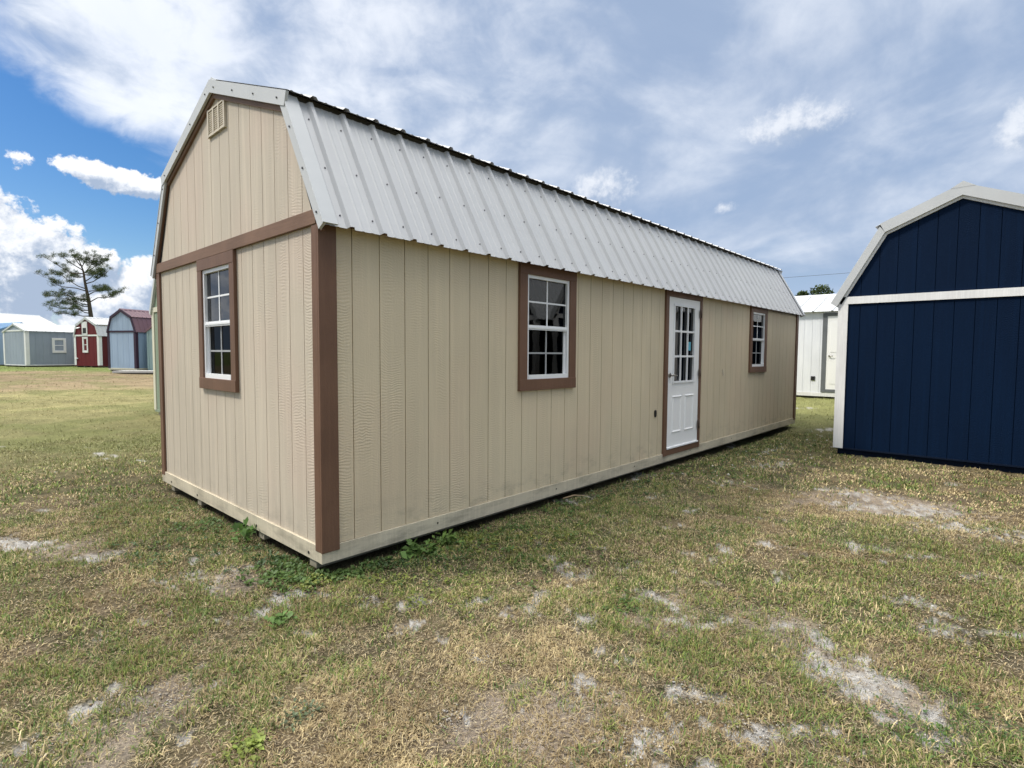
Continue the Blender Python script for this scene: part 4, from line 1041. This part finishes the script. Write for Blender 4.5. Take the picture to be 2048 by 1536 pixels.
# a few plants one can point at
def weed(x, y, n_, rad, hgt, ll, col_, label, lean=0.5):
    r_ = empty('weed_plant', (x, y, float(gz(np.array([x]), np.array([y]))[0])), 0, label=label, cat='weed')
    st = MB()
    for k in range(6):
        a = k*1.05+random.random(); st.tube([(0, 0, 0), (math.cos(a)*rad*.5, math.sin(a)*rad*.5, hgt*.6), (math.cos(a)*rad, math.sin(a)*rad, hgt*(0.7+.3*random.random()))], [0.0025, 0.002, 0.001], 4)
    st.build('stem', M['weedstem'], r_)
    a, b, c = leaves(np.zeros(n_), np.zeros(n_), np.zeros(n_), n_, rad*0.6, hgt, ll, col_, lean)
    tri_mesh('foliage', a, b, c, LEAF, r_)
M['weedstem'] = plain_mat('weed_stem', (0.10, 0.15, 0.04, 1), 0.6)
weed(-0.075, 0.975, 26, .055, .12, .075, (.10, .19, .045), 'green weed poking up over the rim board halfway along the shed end', .9)
weed(-.48, -.43, 46, .045, .03, .045, (.11, .19, .05), 'dark green weed rosette just below the sand patch left of the shed corner')
weed(-.94, -1.22, 40, .032, .02, .030, (.22, .28, .06), 'bright yellow-green weed rosette near the bottom edge of the grass')
weed(.62, -.16, 60, .09, .06, .07, (.11, .19, .05), 'leafy green weed clump beside the shed corner under the long wall', .7)
weed(.88, -.13, 50, .08, .07, .06, (.13, .21, .05), 'leafy green weed clump right of the corner, second along the long wall', .7)
# stones and yellowed leaves
def specks(n_, r0, r1, size, cols, flat, where=None):
    x, y = scatter(n_, r0, r1, 0.95)
    if where is not None: x, y = where(n_)
    ok = ~blocked(x, y); x, y = x[ok], y[ok]; n_ = len(x)
    z = gz(x, y)+0.004
    sz = size*RNG.uniform(0.4, 1.3, n_); P = np.empty((n_, 6, 3)); a = RNG.uniform(0, 6.28, n_)
    for k in range(4):
        t = a+k*math.pi/2; s = sz*RNG.uniform(0.6, 1.1, n_); P[:, k] = np.stack([x+np.cos(t)*s, y+np.sin(t)*s, z+RNG.uniform(-.2, .2, n_)*sz*flat], 1)
    P[:, 4] = np.stack([x, y, z+sz*flat], 1); P[:, 5] = np.stack([x, y, z-sz*flat], 1)
    b = np.arange(n_)[:, None]*6
    T = np.concatenate([b+np.array([k, (k+1) % 4, 4]) for k in range(4)]+[b+np.array([(k+1) % 4, k, 5]) for k in range(4)], 1).reshape(-1, 3)
    cc = np.array(cols)[RNG.integers(0, len(cols), n_)]*RNG.uniform(0.8, 1.2, (n_, 1)); return P.reshape(-1, 3), T, np.repeat(cc, 6, axis=0)
def wherefar(n_):
    return RNG.uniform(3.5, 9.5, n_), RNG.uniform(-1.3, -0.25, n_)
def wheresand(n_):
    idx = RNG.integers(0, len(SAND), n_); S_ = np.array([q[:3] for q in SAND]); return S_[idx, 0]+RNG.normal(0, 1, n_)*S_[idx, 2]*.6, S_[idx, 1]+RNG.normal(0, 1, n_)*S_[idx, 2]*.6
PE = [specks(70, 5, 10, .022, [(.6, .58, .52)], .6, wherefar), specks(3800, 1, 3, .0055, [(.48, .46, .42), (.22, .19, .16), (.54, .52, .48), (.36, .33, .29)], .55, wheresand)]
tri_mesh('pebbles', *merge(PE), LEAF, label='small pale pebbles and crumbs of sandy soil scattered in the grass', cat='pebbles', kind='stuff')
LI = [specks(260, 1.2, 7, .012, [(.50, .42, .14), (.42, .30, .15), (.55, .50, .22)], .12), specks(300, 1.5, 6, .014, [(.30, .20, .11), (.36, .27, .15)], .15)]
tri_mesh('leaf_litter', *merge(LI), LEAF, label='small yellow and brown dead leaves lying scattered on the grass', cat='leaf litter', kind='stuff')
q = MB(); q.tube([(0, 0, 0), (.11, -.05, .02), (.2, -.13, .012)], [.008, .007, .004], 6)
stk = q.build('stick', M['wood'], None, label='short pale stick lying on the grass beside the long wall', cat='stick'); stk.location = (2.40, -0.03, -0.05)

# ------------------------------------------------------------------ trees
M['bark'] = trim_mat('pine_bark', (0.085, 0.065, 0.052, 1), 0.9)
def zc(px, py): return ((px-612)*0.0074, (865-py)*0.00937)     # drawing units of the pine (trunk foot of the visible part at 0,0) to metres
def pine(loc, rz, label):
    r_ = empty('pine_tree', loc, rz, label=label, cat='tree')
    tr = MB(); pts = [(612, 1400), (618, 1100), (622, 860), (605, 700), (588, 600), (570, 500), (562, 410), (545, 350), (520, 290), (505, 240)]
    P = [Vector((zc(a, b)[0], 0.12*math.sin(b*.01), zc(a, b)[1])) for a, b in pts]; base_z = P[0].z
    rad = [.24, .22, .19, .155, .13, .105, .085, .06, .04, .02]
    tr.tube(P, rad, 9); trunk = tr.build('trunk', M['bark'], r_)
    B = [  # branch: list of px points, clump ranges
        [(610, 860), (540, 865), (430, 850), (330, 850), (235, 840)], [(605, 830), (560, 825), (480, 790), (330, 800), (190, 770)], [(600, 745), (540, 735), (430, 700), (300, 680), (150, 660)],
        [(598, 690), (520, 685), (440, 660), (330, 640), (200, 645)], [(580, 600), (480, 575), (330, 568), (270, 545), (240, 500), (140, 475)], [(575, 575), (500, 550), (400, 490), (330, 440), (220, 425)],
        [(562, 420), (440, 430), (340, 385), (270, 350), (190, 310)], [(545, 380), (480, 340), (400, 290), (350, 240), (320, 235)], [(530, 340), (500, 300), (470, 250), (440, 200)], [(540, 360), (560, 330), (590, 280), (600, 225)],
        [(575, 410), (640, 370), (700, 330), (770, 290), (825, 265)], [(575, 410), (620, 360), (660, 300), (680, 240)], [(590, 520), (660, 500), (740, 450), (800, 410), (825, 390)], [(575, 500), (640, 460), (680, 420), (760, 385)],
        [(620, 710), (700, 665), (820, 655), (900, 610), (985, 570)], [(612, 600), (650, 590), (740, 570), (840, 575)], [(600, 640), (660, 610), (720, 600), (780, 590)], [(565, 450), (520, 460), (460, 455), (420, 450)], [(600, 720), (560, 700), (540, 660)], [(600, 800), (530, 800), (440, 745), (360, 725), (260, 730)],
        [(575, 430), (610, 440), (650, 445), (700, 430)], [(600, 760), (540, 760), (460, 720), (400, 650), (330, 610)]]
    br = MB(); cl = []
    for bi, b in enumerate(B):
        dep = random.uniform(-2.2, 2.2); n_ = len(b); pp = []
        for i, (a, c) in enumerate(b):
            x, z = zc(a, c); pp.append(Vector((x, dep*(i/(n_-1))**1.1, z)))
        br.tube(pp, [0.045*(1-i/(n_-0.4)) + .010 for i in range(n_)], 5)
        # side twigs with needle clumps on the outer half
        for i in range(1, n_):
            for t in np.linspace(0, 1, 7):
                frac = (i-1+t)/(n_-1)
                if frac < 0.40 or random.random() < 0.42: continue
                o = pp[i-1].lerp(pp[i], float(t)); e = o + Vector((random.uniform(-.45, .45), random.uniform(-.5, .5), random.uniform(-.12, .50)))
                br.tube([o, e], [.014, .006], 3, cap=False); cl.append(e)
                if random.random() < .5: cl.append(o+Vector((random.uniform(-.2, .2), random.uniform(-.3, .3), random.uniform(.0, .2))))
    br.build('branches', M['bark'], trunk)
    A = []
    C_ = np.array([tuple(c) for c in cl]); per = 85; n_ = len(C_)*per
    o = np.repeat(C_, per, axis=0)+RNG.normal(0, 1, (n_, 3))*np.array([.125, .15, .085])
    d = RNG.normal(0, 1, (n_, 3)); d[:, 2] = np.abs(d[:, 2])*0.8+0.1; d /= np.linalg.norm(d, axis=1)[:, None]
    l = RNG.uniform(.10, .24, (n_, 1)); s = np.cross(d, RNG.normal(0, 1, (n_, 3))); s /= np.linalg.norm(s, axis=1)[:, None]
    P3 = np.empty((n_, 3, 3)); P3[:, 0] = o-s*.014; P3[:, 1] = o+s*.014; P3[:, 2] = o+d*l
    T = np.arange(n_*3).reshape(-1, 3); c = np.array([.062, .088, .036])*RNG.uniform(.55, 1.7, (n_, 1)); c[RNG.random(n_) < .12] = (.13, .10, .05)
    tri_mesh('crown', P3.reshape(-1, 3), T, np.repeat(c, 3, axis=0), NEEDLE, r_)
    return r_
pine((10.2, 64.5, 4.68), math.atan2(64.5+3.114, 10.2+1.672)-math.pi/2, 'tall sparse pine tree rising behind the red barn')
def broad_tree(loc, H, rx, label, seed, col_=(.05, .075, .025)):
    rs = np.random.default_rng(seed); rd = random.Random(seed)
    r_ = empty('broadleaf_tree', loc, 0, label=label, cat='tree')
    t = MB(); t.tube([(0, 0, -0.3), (0.1, 0, H*.3), (0, .1, H*.55), (.1, 0, H*.8)], [.22, .17, .11, .04], 8)
    cent = []
    for k in range(26):
        a = rd.uniform(0, 6.28); rr = rx*rd.uniform(.15, .95); z = H*(0.42+0.5*rd.random()*(1-(rr/rx)**2*.55))
        p = Vector((math.cos(a)*rr, math.sin(a)*rr, z)); cent.append(p); t.tube([(0, 0, H*rd.uniform(.3, .6)), tuple(p*0.6+Vector((0, 0, z*.35))), tuple(p)], [.06, .04, .012], 4, cap=False)
    t.build('trunk', M['bark'], r_)
    C_ = np.array([tuple(c) for c in cent]); per = 520; n_ = len(C_)*per
    sz = np.repeat(rs.uniform(.45, 1.0, len(C_)), per)[:, None]
    v = rs.normal(0, 1, (n_, 3)); v /= np.linalg.norm(v, axis=1)[:, None]; o = np.repeat(C_, per, axis=0)+v*sz*rs.uniform(.45, 1.1, (n_, 1))*np.array([.85, .85, .62])*rx*.34
    d = rs.normal(0, 1, (n_, 3)); d /= np.linalg.norm(d, axis=1)[:, None]; s = np.cross(d, rs.normal(0, 1, (n_, 3))); s /= np.linalg.norm(s, axis=1)[:, None]
    l = rs.uniform(.10, .22, (n_, 1)); P3 = np.empty((n_, 3, 3)); P3[:, 0] = o-s*l*.4; P3[:, 1] = o+s*l*.4; P3[:, 2] = o+d*l
    c = np.array(col_)*rs.uniform(.6, 1.6, (n_, 1)); T = np.arange(n_*3).reshape(-1, 3)
    tri_mesh('crown', P3.reshape(-1, 3), T, np.repeat(c, 3, axis=0), NEEDLE, r_)
broad_tree((45.0, 11.6, 0.2), 5.9, 3.2, 'green leafy tree showing over the ridge of the white shed', 3)
broad_tree((43.0, 8.0, 0.2), 6.3, 2.6, 'second leafy tree, nearer the navy shed, above the white shed', 5)
# power lines beyond
for k, (z0, z1, yo_, lab) in enumerate(((12.2, 11.6, 0, 'upper thin power line crossing the sky above the white shed'), (9.8, 9.4, 2, 'lower thin power line crossing the sky above the white shed'))):
    q = MB(); pts = [(80+yo_+k*3, 60-3.0*i, z0+(z1-z0)*i/30+0.9*((i-15)/15)**2) for i in range(31)]
    q.tube(pts, 0.022, 5); q.build('power_line', M['wire'], None, label=lab, cat='power line', group='power lines beyond the white shed')
